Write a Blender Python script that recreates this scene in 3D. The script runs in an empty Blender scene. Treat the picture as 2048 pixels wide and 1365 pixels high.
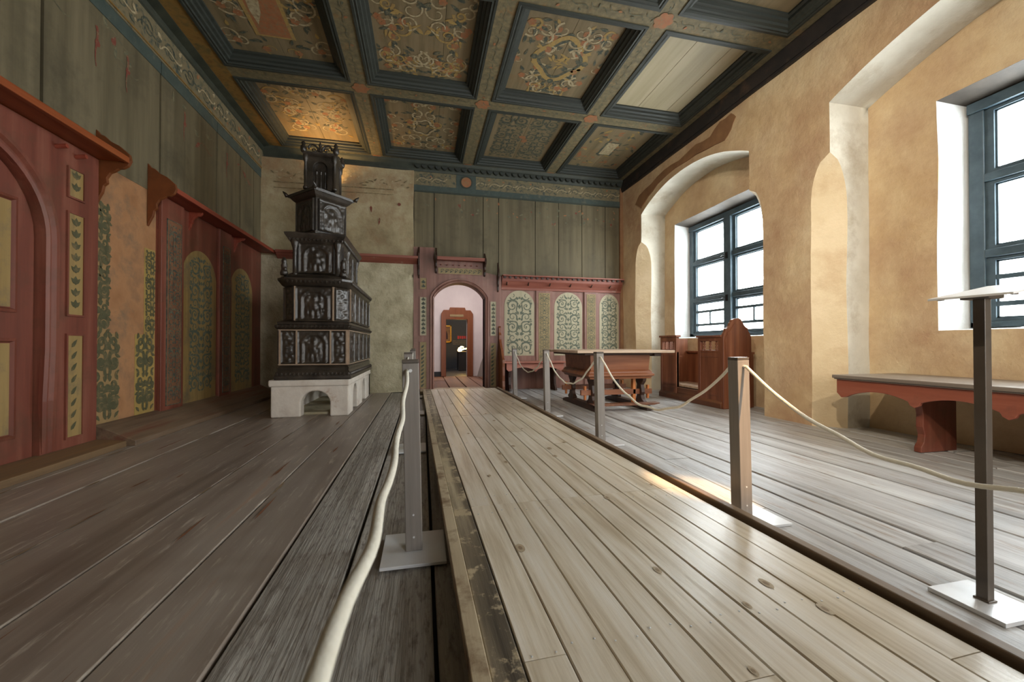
import bpy, math, random
from math import sin, cos, pi, sqrt, atan2, radians
from mathutils import Vector, Matrix, noise

# ---------------------------------------------------------------- camera, sky, light, exposure
SC = bpy.context.scene
COL = SC.collection
CAM_H = 0.85
camd = bpy.data.cameras.new('camera')
camd.sensor_width = 36.0
camd.lens = 796.0 / 2048.0 * 36.0
camd.clip_start = 0.02
camd.dof.use_dof = True
camd.dof.focus_distance = 3.2
camd.dof.aperture_fstop = 5.6
cam = bpy.data.objects.new('camera', camd)
COL.objects.link(cam)
cam.location = (0, 0, CAM_H)
YAW = math.atan(178 / 796.0)
cam.rotation_euler = (pi / 2 + math.atan(7.5 / 796.0), 0, -YAW)
SC.camera = cam

SC.view_settings.view_transform = 'Standard'
SC.view_settings.look = 'None'
SC.view_settings.gamma = 1.0
SC.view_settings.use_curve_mapping = False
SC.view_settings.exposure = 1.4

world = bpy.data.worlds.new('overcast_sky')
SC.world = world
world.use_nodes = True
wbg = world.node_tree.nodes['Background']
wbg.inputs[0].default_value = (0.95, 0.98, 1.0, 1)
wbg.inputs[1].default_value = 9.0


def area(name, loc, rot, sx, sy, power, color=(1, 1, 1), portal=False, spread=pi):
    l = bpy.data.lights.new(name, 'AREA')
    l.shape = 'RECTANGLE'
    l.size, l.size_y = sx, sy
    l.energy = power
    l.color = color
    l.spread = spread
    if portal:
        l.cycles.is_portal = True
    o = bpy.data.objects.new(name, l)
    COL.objects.link(o)
    o.location = loc
    o.rotation_euler = rot
    return o


# daylight portals in the three side windows and the two windows of the wall behind the viewer
for cy_ in (5.44, 1.62):
    area('window_daylight', (4.95, cy_, 1.98), (0, pi / 2, 0), 2.0, 1.9, 1.0, portal=True)
for cx_ in (2.9,):
    area('window_daylight', (cx_, -4.7, 2.1), (pi / 2, 0, 0), 1.5, 2.2, 1.0, portal=True)
# unseen warm ceiling spotlights, added for brightness above and behind the viewer: a narrow one on the nearest right-hand post, wide ones washing the window wall
sl = bpy.data.lights.new('unseen_warm_spot', 'SPOT')
sl.energy = 1000.0
sl.spot_size = radians(7.5)
sl.spot_blend = 0.7
sl.shadow_soft_size = 0.03
sl.color = (1.0, 0.60, 0.28)
slo = bpy.data.objects.new('unseen_warm_spot', sl)
COL.objects.link(slo)
slo.location = (2.19, -0.68, 4.0)
slo.rotation_euler = (Vector((1.57, 1.80, 0.30)) - Vector((2.19, -0.68, 4.0))).to_track_quat('-Z', 'Y').to_euler()

WASH = (((-0.8, -0.68, 4.0), (4.0, 3.2, 1.5), 185.0), ((-0.8, 1.11, 4.0), (4.0, 4.6, 1.6), 130.0), ((0.805, -1.83, 4.0), (4.0, 1.2, 1.2), 130.0))
for p_, t_, e_ in WASH:
    sl = bpy.data.lights.new('unseen_warm_wash', 'SPOT')
    sl.energy = e_
    sl.spot_size = radians(75)
    sl.spot_blend = 1.0
    sl.shadow_soft_size = 0.06
    sl.color = (1.0, 0.86, 0.68)
    slo = bpy.data.objects.new('unseen_warm_wash', sl)
    COL.objects.link(slo)
    slo.location = p_
    slo.rotation_euler = (Vector(t_) - Vector(p_)).to_track_quat('-Z', 'Y').to_euler()


# ---------------------------------------------------------------- helpers
def s2l(c):
    return tuple(((v / 255.0) / 12.92 if v / 255.0 <= 0.04045 else (((v / 255.0) + 0.055) / 1.055) ** 2.4) for v in c)


def rgba(c):
    return s2l(c) + (1.0,)


ORG = {}


def org(o):
    return ORG.get(o.name, Vector((0, 0, 0))) if o else Vector((0, 0, 0))


class M:
    def __init__(s):
        s.v, s.f, s.m = [], [], []

    def add(s, vs, fs, mi=0):
        b = len(s.v)
        s.v += [tuple(p) for p in vs]
        for f in fs:
            s.f.append(tuple(b + i for i in f))
            s.m.append(mi)

    def quad(s, a, b, c, d, mi=0):
        s.add([a, b, c, d], [(0, 1, 2, 3)], mi)

    def box(s, x0, x1, y0, y1, z0, z1, mi=0):
        v = [(x, y, z) for x in (x0, x1) for y in (y0, y1) for z in (z0, z1)]
        s.add(v, [(0, 1, 3, 2), (4, 6, 7, 5), (0, 4, 5, 1), (2, 3, 7, 6), (0, 2, 6, 4), (1, 5, 7, 3)], mi)

    def prism(s, poly, axis, a0, a1, mi=0):
        """poly: 2D outline. axis 'x': (y,z); 'y': (x,z); 'z': (x,y)"""
        def P(p, a):
            return (a, p[0], p[1]) if axis == 'x' else (p[0], a, p[1]) if axis == 'y' else (p[0], p[1], a)
        n = len(poly)
        v = [P(p, a0) for p in poly] + [P(p, a1) for p in poly]
        s.add(v, [tuple(range(n)), tuple(range(2 * n - 1, n - 1, -1))] +
              [(i, n + i, n + (i + 1) % n, (i + 1) % n) for i in range(n)], mi)

    def loft(s, rings, mi=0, closed=True, caps=True):
        n = len(rings[0])
        v = [p for r in rings for p in r]
        fs = []
        for k in range(len(rings) - 1):
            for i in range(n if closed else n - 1):
                j = (i + 1) % n
                fs.append((k * n + i, k * n + j, (k + 1) * n + j, (k + 1) * n + i))
        if caps and closed:
            fs.append(tuple(range(n - 1, -1, -1)))
            fs.append(tuple((len(rings) - 1) * n + i for i in range(n)))
        s.add(v, fs, mi)

    def tube(s, path, r, n=10, mi=0, radii=None):
        rings = []
        up = Vector((0.123, 0.2, 1)).normalized()
        for k, p in enumerate(path):
            a = Vector(path[max(0, k - 1)])
            b = Vector(path[min(len(path) - 1, k + 1)])
            t = (b - a).normalized()
            x = t.cross(up)
            if x.length < 1e-4:
                x = t.cross(Vector((1, 0, 0)))
            x.normalize()
            y = t.cross(x).normalized()
            rr = radii[k] if radii else r
            rings.append([tuple(Vector(p) + x * cos(2 * pi * i / n) * rr + y * sin(2 * pi * i / n) * rr) for i in range(n)])
        s.loft(rings, mi)

    def lathe(s, prof, c, n=16, mi=0):
        rings = [[(c[0] + r * cos(2 * pi * i / n), c[1] + r * sin(2 * pi * i / n), c[2] + z) for i in range(n)] for r, z in prof]
        s.loft(rings, mi)

    def grid(s, fn, nu, nv, mi=0):
        v = [fn(i / nu, j / nv) for j in range(nv + 1) for i in range(nu + 1)]
        fs = [(j * (nu + 1) + i, j * (nu + 1) + i + 1, (j + 1) * (nu + 1) + i + 1, (j + 1) * (nu + 1) + i)
              for j in range(nv) for i in range(nu)]
        s.add(v, fs, mi)

    def build(s, name, mats, parent=None, smooth=False, bevel=0, loc=None, weld=False, disp=None, segs=2, angle=35):
        me = bpy.data.meshes.new(name)
        L = Vector(loc) if loc is not None else org(parent)
        vs = s.v
        if disp:
            amp, sc = disp
            vs = []
            for p in s.v:
                q = Vector(p)
                n1 = noise.noise_vector(q * sc) * amp + noise.noise_vector(q * sc * 3.1) * amp * 0.3
                vs.append(q + n1)
        me.from_pydata([tuple(Vector(p) - L) for p in vs], [], s.f)
        mats = mats if isinstance(mats, (list, tuple)) else [mats]
        for m_ in mats:
            me.materials.append(m_)
        me.polygons.foreach_set('material_index', s.m)
        if smooth:
            me.polygons.foreach_set('use_smooth', [True] * len(me.polygons))
        me.update()
        if weld or True:
            import bmesh
            bm = bmesh.new()
            bm.from_mesh(me)
            if weld:
                bmesh.ops.remove_doubles(bm, verts=bm.verts, dist=0.0008)
            bmesh.ops.recalc_face_normals(bm, faces=bm.faces)
            bm.to_mesh(me)
            bm.free()
        if smooth == 'auto':
            try:
                me.set_sharp_from_angle(angle=radians(angle))
            except Exception:
                pass
        o = bpy.data.objects.new(name, me)
        COL.objects.link(o)
        if parent:
            o.parent = parent
            ORG[o.name] = org(parent)
        else:
            o.location = L
            ORG[o.name] = L
        if bevel:
            b = o.modifiers.new('bevel', 'BEVEL')
            b.width = bevel
            b.segments = segs
            b.limit_method = 'ANGLE'
            b.angle_limit = radians(angle)
        return o


def thing(name, loc, label, cat, group=None, kind=None):
    o = bpy.data.objects.new(name, None)
    o.empty_display_size = 0.1
    COL.objects.link(o)
    o.location = loc
    ORG[o.name] = Vector(loc)
    tag(o, label, cat, group, kind)
    return o


def tag(o, label=None, cat=None, group=None, kind=None):
    if label:
        o['label'] = label
    if cat:
        o['category'] = cat
    if group:
        o['group'] = group
    if kind:
        o['kind'] = kind
    return o


def struct(o, label=None):
    o['kind'] = 'structure'
    if label:
        o['label'] = label
    return o


def copy_tree(o, parent=None):
    c = o.copy()
    COL.objects.link(c)
    if parent:
        c.parent = parent
    for ch in list(o.children):
        copy_tree(ch, c)
    return c


# ---------------------------------------------------------------- materials
def mat(name, cols, scale=(1, 1, 1), nscale=4.0, detail=6, rough=(0.6, 0.8), bump=0.15, bscale=None, metal=0.0,
        island=0.0, wear=None, wear_scale=3.0, wear_amt=(0.55, 0.7), spec=0.5, fine=0.0, stops=None, wear_stretch=None,
        bdist=0.01, coat=0.0):
    m = bpy.data.materials.new(name)
    m.use_nodes = True
    nt = m.node_tree
    N, K = nt.nodes, nt.links
    bs = N['Principled BSDF']
    tc = N.new('ShaderNodeTexCoord')
    mp = N.new('ShaderNodeMapping')
    mp.inputs['Scale'].default_value = scale
    K.new(tc.outputs['Object'], mp.inputs[0])
    src = mp.outputs[0]
    if island:
        geo = N.new('ShaderNodeNewGeometry')
        ml = N.new('ShaderNodeMath'); ml.operation = 'MULTIPLY'; ml.inputs[1].default_value = 37.0
        K.new(geo.outputs['Random Per Island'], ml.inputs[0])
        va = N.new('ShaderNodeVectorMath'); va.operation = 'ADD'
        K.new(mp.outputs[0], va.inputs[0]); K.new(ml.outputs[0], va.inputs[1])
        src = va.outputs[0]
    nz = N.new('ShaderNodeTexNoise')
    nz.inputs['Scale'].default_value = nscale
    nz.inputs['Detail'].default_value = detail
    nz.inputs['Roughness'].default_value = 0.62
    K.new(src, nz.inputs['Vector'])
    cr = N.new('ShaderNodeValToRGB')
    st = stops or [0.3 + 0.4 * i / max(1, len(cols) - 1) for i in range(len(cols))]
    el = cr.color_ramp.elements
    while len(el) < len(cols):
        el.new(0.5)
    for i, c in enumerate(cols):
        el[i].position = st[i]
        el[i].color = rgba(c)
    K.new(nz.outputs['Fac'], cr.inputs[0])
    out = cr.outputs[0]
    if wear:
        w = N.new('ShaderNodeTexNoise')
        w.inputs['Scale'].default_value = wear_scale
        w.inputs['Detail'].default_value = 8
        w.inputs['Roughness'].default_value = 0.7
        if wear_stretch:
            m2 = N.new('ShaderNodeMapping'); m2.inputs['Scale'].default_value = wear_stretch
            K.new(tc.outputs['Object'], m2.inputs[0]); K.new(m2.outputs[0], w.inputs['Vector'])
        else:
            K.new(tc.outputs['Object'], w.inputs['Vector'])
        r2 = N.new('ShaderNodeValToRGB')
        r2.color_ramp.elements[0].position = wear_amt[0]
        r2.color_ramp.elements[1].position = wear_amt[1]
        K.new(w.outputs['Fac'], r2.inputs[0])
        mx = N.new('ShaderNodeMix'); mx.data_type = 'RGBA'
        K.new(r2.outputs[0], mx.inputs['Factor'])
        K.new(out, mx.inputs['A'])
        mx.inputs['B'].default_value = rgba(wear)
        out = mx.outputs['Result']
    if island:
        hs = N.new('ShaderNodeHueSaturation')
        mr = N.new('ShaderNodeMapRange')
        mr.inputs['To Min'].default_value = 1 - island
        mr.inputs['To Max'].default_value = 1 + island
        K.new(geo.outputs['Random Per Island'], mr.inputs['Value'])
        K.new(mr.outputs[0], hs.inputs['Value'])
        K.new(out, hs.inputs['Color'])
        out = hs.outputs[0]
    K.new(out, bs.inputs['Base Color'])
    rr = N.new('ShaderNodeMapRange')
    rr.inputs['To Min'].default_value = rough[0]
    rr.inputs['To Max'].default_value = rough[1]
    K.new(nz.outputs['Fac'], rr.inputs['Value'])
    K.new(rr.outputs[0], bs.inputs['Roughness'])
    bs.inputs['Metallic'].default_value = metal
    bs.inputs['Specular IOR Level'].default_value = spec
    bs.inputs['Coat Weight'].default_value = coat
    if bump:
        bn = N.new('ShaderNodeTexNoise')
        bn.inputs['Scale'].default_value = (bscale or nscale * 2.5)
        bn.inputs['Detail'].default_value = 8
        bn.inputs['Roughness'].default_value = 0.65
        K.new(src, bn.inputs['Vector'])
        bp = N.new('ShaderNodeBump')
        bp.inputs['Strength'].default_value = bump
        bp.inputs['Distance'].default_value = bdist
        K.new(bn.outputs['Fac'], bp.inputs['Height'])
        K.new(bp.outputs[0], bs.inputs['Normal'])
    return m


def wood(name, cols, axis='y', grain=1.0, **kw):
    k = {'x': (1.2, 22, 22), 'y': (22, 1.2, 22), 'z': (22, 22, 1.2)}[axis]
    k = tuple(v * grain for v in k)
    kw.setdefault('nscale', 1.3)
    kw.setdefault('rough', (0.45, 0.7))
    kw.setdefault('bump', 0.35)
    kw.setdefault('bscale', 2.0)
    kw.setdefault('bdist', 0.004)
    return mat(name, cols, scale=k, **kw)


def flat(name, c, rough=0.5, metal=0.0, emit=None, estr=1.0):
    m = bpy.data.materials.new(name)
    m.use_nodes = True
    b = m.node_tree.nodes['Principled BSDF']
    b.inputs['Base Color'].default_value = rgba(c)
    b.inputs['Roughness'].default_value = rough
    b.inputs['Metallic'].default_value = metal
    if emit:
        b.inputs['Emission Color'].default_value = rgba(emit)
        b.inputs['Emission Strength'].default_value = estr
    return m


P = {}
P['board_z'] = wood('grey_green_painted_boards', [(84, 76, 55), (102, 93, 69), (118, 108, 83)], 'z', 0.28, island=0.06,
                    wear=(70, 64, 47), wear_scale=1.6, wear_amt=(0.5, 0.8), rough=(0.6, 0.8), bump=0.2)
P['band'] = mat('blue_green_band', [(58, 70, 66), (72, 84, 78)], nscale=9, wear=(104, 102, 84), wear_scale=8, wear_amt=(0.56, 0.75), rough=(0.6, 0.75))
P['frieze'] = mat('painted_frieze', [(88, 86, 66), (124, 112, 84), (108, 104, 80)], nscale=14, wear=(66, 76, 70), wear_scale=11, wear_amt=(0.54, 0.62))
P['dark_mould'] = mat('dark_green_moulding', [(42, 48, 40), (64, 68, 56)], nscale=6, rough=(0.5, 0.7), bump=0.1)
P['coffer_blue'] = wood('grey_blue_moulding', [(38, 42, 37), (56, 61, 55)], 'x', 0.6, rough=(0.5, 0.7), bump=0.15)
P['beam'] = mat('painted_beam', [(134, 120, 86), (114, 104, 76), (94, 88, 66)], nscale=16, wear=(136, 102, 60), wear_scale=5, wear_amt=(0.56, 0.74))
P['beam_ochre'] = mat('ochre_beam', [(110, 80, 34), (138, 104, 48), (92, 84, 48)], nscale=7)
P['panel'] = wood('ceiling_panel_board', [(102, 90, 64), (125, 110, 81), (137, 121, 92)], 'y', 0.35, wear=(126, 95, 56), wear_scale=2.5, wear_amt=(0.55, 0.75))
P['panel_bare'] = wood('bare_ceiling_board', [(150, 138, 106), (172, 160, 128), (184, 172, 142)], 'y', 0.2)
P['o_dark'] = mat('ornament_dark', [(58, 66, 58), (76, 82, 70)], nscale=20, wear=(118, 110, 84), wear_scale=26, wear_amt=(0.46, 0.64))
P['o_cream'] = mat('ornament_cream', [(166, 152, 118), (186, 172, 138)], nscale=20, wear=(130, 110, 80), wear_scale=24, wear_amt=(0.46, 0.66))
P['o_orange'] = mat('ornament_orange', [(146, 92, 58), (164, 108, 70)], nscale=20, wear=(134, 112, 80), wear_scale=24, wear_amt=(0.46, 0.66))
P['o_yellow'] = mat('ornament_yellow', [(156, 128, 68), (172, 144, 84)], nscale=20, wear=(140, 118, 84), wear_scale=24, wear_amt=(0.46, 0.66))
P['red_z'] = wood('red_painted_wood_upright', [(98, 50, 37), (120, 64, 48), (136, 84, 66)], 'z', 0.3, wear=(90, 62, 44), wear_scale=2.6, wear_amt=(0.5, 0.8), rough=(0.4, 0.6), bump=0.15)
P['red_rear'] = wood('dusty_red_painted_wood', [(112, 76, 64), (138, 98, 86), (156, 120, 108)], 'z', 0.3, wear=(112, 86, 70), wear_scale=2.6, wear_amt=(0.5, 0.8), rough=(0.4, 0.6), bump=0.15)
P['red_y'] = wood('red_painted_wood_y', [(112, 44, 28), (140, 62, 42), (150, 78, 60)], 'y', 0.35, rough=(0.4, 0.6), bump=0.15)
P['red_x'] = wood('red_painted_wood_x', [(112, 56, 42), (136, 76, 60), (152, 100, 84)], 'x', 0.35, wear=(160, 126, 108), wear_scale=6, wear_amt=(0.62, 0.72), rough=(0.4, 0.6), bump=0.15)
P['orange_y'] = wood('orange_brown_board', [(118, 54, 22), (140, 70, 32), (154, 88, 46)], 'y', 0.4, rough=(0.35, 0.5), bump=0.12)
P['bracket'] = wood('brown_bracket', [(98, 50, 14), (120, 64, 22)], 'y', 0.3, rough=(0.5, 0.7), bump=0.1)
P['strip'] = mat('tan_strip_panel', [(140, 122, 84), (160, 142, 104)], nscale=9, wear=(112, 84, 56), wear_scale=6, wear_amt=(0.55, 0.75))
P['pale_panel'] = wood('pale_arch_panel', [(160, 152, 124), (176, 168, 140), (150, 142, 116)], 'z', 0.3, bump=0.1)
P['ochre_panel'] = wood('ochre_arch_panel', [(140, 114, 64), (158, 132, 82), (128, 104, 64)], 'z', 0.3, wear=(110, 98, 76), wear_scale=3, wear_amt=(0.5, 0.7), bump=0.1)
P['tan_wall'] = mat('faded_tan_paint', [(150, 104, 66), (168, 122, 82), (132, 98, 70)], nscale=3.0, wear=(120, 100, 78), wear_scale=5, wear_amt=(0.52, 0.75))
P['plaster'] = mat('ochre_plaster', [(202, 172, 132), (218, 194, 156), (226, 208, 174)], nscale=1.6, detail=8, wear=(184, 150, 120), wear_scale=0.9, wear_amt=(0.44, 0.68), rough=(0.8, 0.95), bump=0.7, bscale=9, bdist=0.02)
P['plaster_light'] = mat('pale_plaster', [(206, 184, 146), (222, 202, 168)], nscale=2.2, wear=(190, 160, 124), wear_scale=1.5, wear_amt=(0.5, 0.75), rough=(0.8, 0.95), bump=0.6, bscale=9, bdist=0.02)
P['plaster_grey'] = mat('grey_white_plaster', [(190, 184, 168), (212, 208, 194)], nscale=2.2, wear=(166, 154, 132), wear_scale=1.6, wear_amt=(0.5, 0.7), rough=(0.8, 0.95), bump=0.6, bscale=9, bdist=0.02)
P['plaster_white'] = mat('white_reveal_plaster', [(216, 220, 220), (232, 236, 238)], nscale=2.2, rough=(0.8, 0.95), bump=0.5, bscale=9, bdist=0.02)
P['breast'] = mat('worn_grey_plaster', [(132, 118, 88), (166, 152, 118), (184, 172, 140)], nscale=2.0, detail=8, wear=(146, 116, 84), wear_scale=1.4, wear_amt=(0.5, 0.72), rough=(0.75, 0.95), bump=0.7, bscale=8, bdist=0.02)
P['breast_low'] = mat('worn_pale_plaster', [(150, 140, 112), (184, 174, 144), (202, 194, 166)], nscale=3.0, detail=8, rough=(0.75, 0.95), bump=0.9, bscale=8, bdist=0.03)
P['lime'] = mat('limewash', [(206, 194, 180), (228, 220, 208), (214, 204, 192)], nscale=3.0, wear=(168, 128, 98), wear_scale=3.2, wear_amt=(0.62, 0.76), rough=(0.7, 0.9), bump=0.5, bscale=12)
P['glaze'] = mat('dark_glazed_tile', [(30, 26, 21), (50, 43, 35), (68, 60, 50)], nscale=7, rough=(0.22, 0.42), bump=0.5, bscale=40, spec=0.8, bdist=0.006)
P['mortar'] = mat('tile_joint', [(150, 128, 106), (172, 150, 128)], nscale=12)
P['plank_l'] = wood('brown_floor_planks', [(110, 99, 90), (142, 130, 119), (156, 146, 135), (174, 130, 96)], 'y', 0.16, island=0.10, stops=[0.3, 0.46, 0.62, 0.78],
                    wear=(190, 180, 166), wear_scale=3.0, wear_stretch=(10, 1.0, 1), wear_amt=(0.56, 0.68), rough=(0.3, 0.46), bump=0.6)
P['plank_g'] = wood('grey_rough_planks', [(116, 110, 102), (154, 150, 142), (178, 174, 166)], 'y', 0.42, island=0.06,
                    wear=(108, 100, 92), wear_scale=14, wear_stretch=(3, 0.8, 1), wear_amt=(0.5, 0.66), rough=(0.4, 0.56), bump=1.0, bdist=0.018)
P['plank_r'] = wood('weathered_floor_planks', [(138, 136, 134), (178, 178, 178), (204, 206, 206)], 'y', 0.36, island=0.07,
                    wear=(140, 122, 106), wear_scale=3.4, wear_stretch=(8, 0.9, 1), wear_amt=(0.54, 0.68), rough=(0.3, 0.46), bump=0.9, bdist=0.012)
P['deck'] = wood('pale_bleached_boards', [(184, 168, 140), (216, 205, 185), (230, 223, 210)], 'y', 1.0, island=0.035,
                 nscale=1.1, rough=(0.24, 0.40), bump=0.25, wear=(196, 182, 158), wear_scale=1.1, wear_stretch=(3, 0.8, 1), wear_amt=(0.55, 0.75))
P['deck_old'] = wood('old_worn_plank', [(70, 62, 50), (120, 108, 88), (186, 172, 142)], 'y', 0.4, bump=0.8, wear=(176, 160, 130), wear_scale=9, wear_amt=(0.52, 0.58), rough=(0.5, 0.7))
P['deck_edge'] = wood('edge_board', [(138, 120, 94), (176, 160, 132), (192, 178, 150)], 'y', 0.4, bump=0.3, wear=(120, 98, 72), wear_scale=5, wear_amt=(0.52, 0.66))
P['rail_dark'] = wood('dark_edge_rail', [(84, 66, 48), (120, 100, 78), (140, 124, 102)], 'y', 0.4, bump=0.4)
P['slot'] = flat('dark_slot', (22, 16, 12), 0.8)
P['steel'] = mat('brushed_grey_metal', [(124, 118, 112), (138, 132, 126)], scale=(30, 30, 1.2), nscale=2, rough=(0.34, 0.44), bump=0.02, metal=0.25)
P['steel_base'] = mat('pale_metal_plate', [(206, 208, 210), (218, 220, 222)], nscale=8, rough=(0.25, 0.4), bump=0.02, metal=0.25)
P['steel_dark'] = mat('dark_metal_cap', [(84, 76, 68), (96, 88, 80)], nscale=8, rough=(0.35, 0.45), bump=0.02, metal=0.3)
P['white_board'] = mat('white_board', [(226, 228, 230), (236, 238, 240)], nscale=5, rough=(0.3, 0.4), bump=0)
P['rope'] = mat('cream_cord', [(226, 222, 206), (238, 235, 222)], nscale=60, rough=(0.6, 0.75), bump=0.4, bscale=160)
P['oak'] = wood('old_oak_x', [(96, 54, 32), (128, 78, 50), (150, 100, 68)], 'x', 0.35, rough=(0.35, 0.55), bump=0.25)
P['oak_z'] = wood('old_oak_z', [(86, 46, 28), (116, 68, 44), (140, 90, 62)], 'z', 0.35, rough=(0.35, 0.55), bump=0.25)
P['oak_y'] = wood('old_oak_y', [(72, 42, 26), (104, 64, 42), (134, 92, 62)], 'y', 0.35, rough=(0.35, 0.55), bump=0.25)
P['oak_dark'] = wood('dark_oak', [(38, 24, 18), (58, 38, 28), (76, 50, 36)], 'x', 0.35, rough=(0.4, 0.6), bump=0.25)
P['oak_top'] = wood('worn_table_top', [(146, 122, 100), (184, 160, 138), (200, 182, 160)], 'x', 0.35, rough=(0.28, 0.42), bump=0.2)
P['orange_wood'] = wood('new_orange_wood', [(170, 98, 44), (190, 118, 62)], 'z', 0.35)
P['seat_red'] = wood('red_bench_front', [(120, 62, 46), (142, 78, 58), (158, 98, 78)], 'y', 0.3, wear=(108, 64, 50), wear_scale=3, wear_amt=(0.55, 0.75), rough=(0.35, 0.5), bump=0.2)
P['seat_grey'] = wood('worn_grey_seat', [(96, 84, 74), (128, 118, 108), (146, 138, 128)], 'y', 0.35, rough=(0.3, 0.45), bump=0.2)
P['seat_pink'] = wood('faded_red_seat', [(150, 84, 70), (176, 112, 96), (190, 140, 122)], 'x', 0.35, wear=(206, 178, 160), wear_scale=5, wear_amt=(0.58, 0.7))
P['frame_dark'] = mat('dark_blue_window_frame', [(56, 72, 82), (76, 94, 104)], nscale=10, rough=(0.4, 0.55), bump=0.1)
P['white_wall'] = mat('white_limewash', [(206, 196, 196), (222, 214, 212)], nscale=1.5, rough=(0.8, 0.9), bump=0.2)
P['grey_wall'] = flat('dark_grey_wall', (74, 74, 72), 0.8)
P['red_door'] = wood('brown_red_door_frame', [(112, 62, 36), (138, 82, 50)], 'z', 0.35, rough=(0.35, 0.5), bump=0.1)
P['black'] = flat('black_plinth', (26, 24, 26), 0.5)
P['iron'] = flat('dark_iron', (30, 28, 28), 0.5, 0.6)
P['gold'] = flat('gilt_frame', (190, 140, 50), 0.35, 0.7)
P['stain'] = mat('bare_brown_patch', [(150, 112, 78), (128, 94, 66)], nscale=5, rough=(0.8, 0.95), bump=0.4)
P['door_old'] = wood('old_brown_passage_floor', [(84, 54, 38), (112, 76, 54), (132, 94, 68)], 'y', 0.3, island=0.12, bump=0.4)

P['o_deep'] = mat('deep_green_brushwork', [(72, 70, 44), (88, 86, 58)], nscale=20, wear=(116, 100, 68), wear_scale=18, wear_amt=(0.5, 0.66))
P['lintel'] = mat('dark_timber_lintel', [(70, 64, 58), (92, 84, 76)], nscale=8, rough=(0.6, 0.8))
P['o_soft'] = mat('soft_green_brushwork', [(80, 90, 76), (96, 104, 90)], nscale=20, wear=(140, 134, 108), wear_scale=26, wear_amt=(0.5, 0.68))


def glass_mat():
    m = bpy.data.materials.new('old_leaded_glass')
    m.use_nodes = True
    nt = m.node_tree
    N, K = nt.nodes, nt.links
    N.clear()
    o = N.new('ShaderNodeOutputMaterial')
    t = N.new('ShaderNodeBsdfTransparent'); t.inputs[0].default_value = (0.93, 0.97, 0.97, 1)
    g = N.new('ShaderNodeBsdfGlossy'); g.inputs['Roughness'].default_value = 0.12
    mx = N.new('ShaderNodeMixShader'); mx.inputs[0].default_value = 0.06
    K.new(t.outputs[0], mx.inputs[1]); K.new(g.outputs[0], mx.inputs[2]); K.new(mx.outputs[0], o.inputs[0])
    return m


P['glass'] = glass_mat()


# ---------------------------------------------------------------- painted scrollwork (flat brush strokes lying on a panel)
def spiral(cx, cy, r, a0, turns, d=1, n=18, rin=0.18):
    pts = []
    for i in range(n + 1):
        t = i / n
        rr = r * (1 - t * (1 - rin))
        a = a0 + d * 2 * pi * turns * t
        pts.append((cx + rr * cos(a), cy + rr * sin(a)))
    return pts


def bez(p0, p1, p2, p3, n=10):
    out = []
    for i in range(n + 1):
        t = i / n
        a, b, c, d = (1 - t) ** 3, 3 * t * (1 - t) ** 2, 3 * t * t * (1 - t), t ** 3
        out.append((a * p0[0] + b * p1[0] + c * p2[0] + d * p3[0], a * p0[1] + b * p1[1] + c * p2[1] + d * p3[1]))
    return out


def stroke(pts, w0, w1=None, mi=1):
    """quads of a tapering brush stroke"""
    w1 = w0 if w1 is None else w1
    L = []
    n = len(pts)
    for i, p in enumerate(pts):
        a, b = pts[max(0, i - 1)], pts[min(n - 1, i + 1)]
        dx, dy = b[0] - a[0], b[1] - a[1]
        l = sqrt(dx * dx + dy * dy) or 1
        w = (w0 + (w1 - w0) * i / (n - 1)) / 2
        L.append(((p[0] - dy / l * w, p[1] + dx / l * w), (p[0] + dy / l * w, p[1] - dx / l * w)))
    return [([L[i][0], L[i][1], L[i + 1][1], L[i + 1][0]], mi) for i in range(n - 1)]


def leaf(cx, cy, ln, wd, ang, mi=1):
    pr = [(0, 0), (0.25, 0.5), (0.6, 0.42), (1, 0), (0.6, -0.42), (0.25, -0.5)]
    ca, sa = cos(ang), sin(ang)
    return [([(cx + x * ln * ca - y * wd * sa, cy + x * ln * sa + y * wd * ca) for x, y in pr], mi)]


def dot(cx, cy, r, mi=1, n=7):
    return [([(cx + r * cos(2 * pi * i / n), cy + r * sin(2 * pi * i / n)) for i in range(n)], mi)]


def mirror(els, uc):
    return els + [([(2 * uc - x, y) for x, y in reversed(p)], m) for p, m in els]


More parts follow.
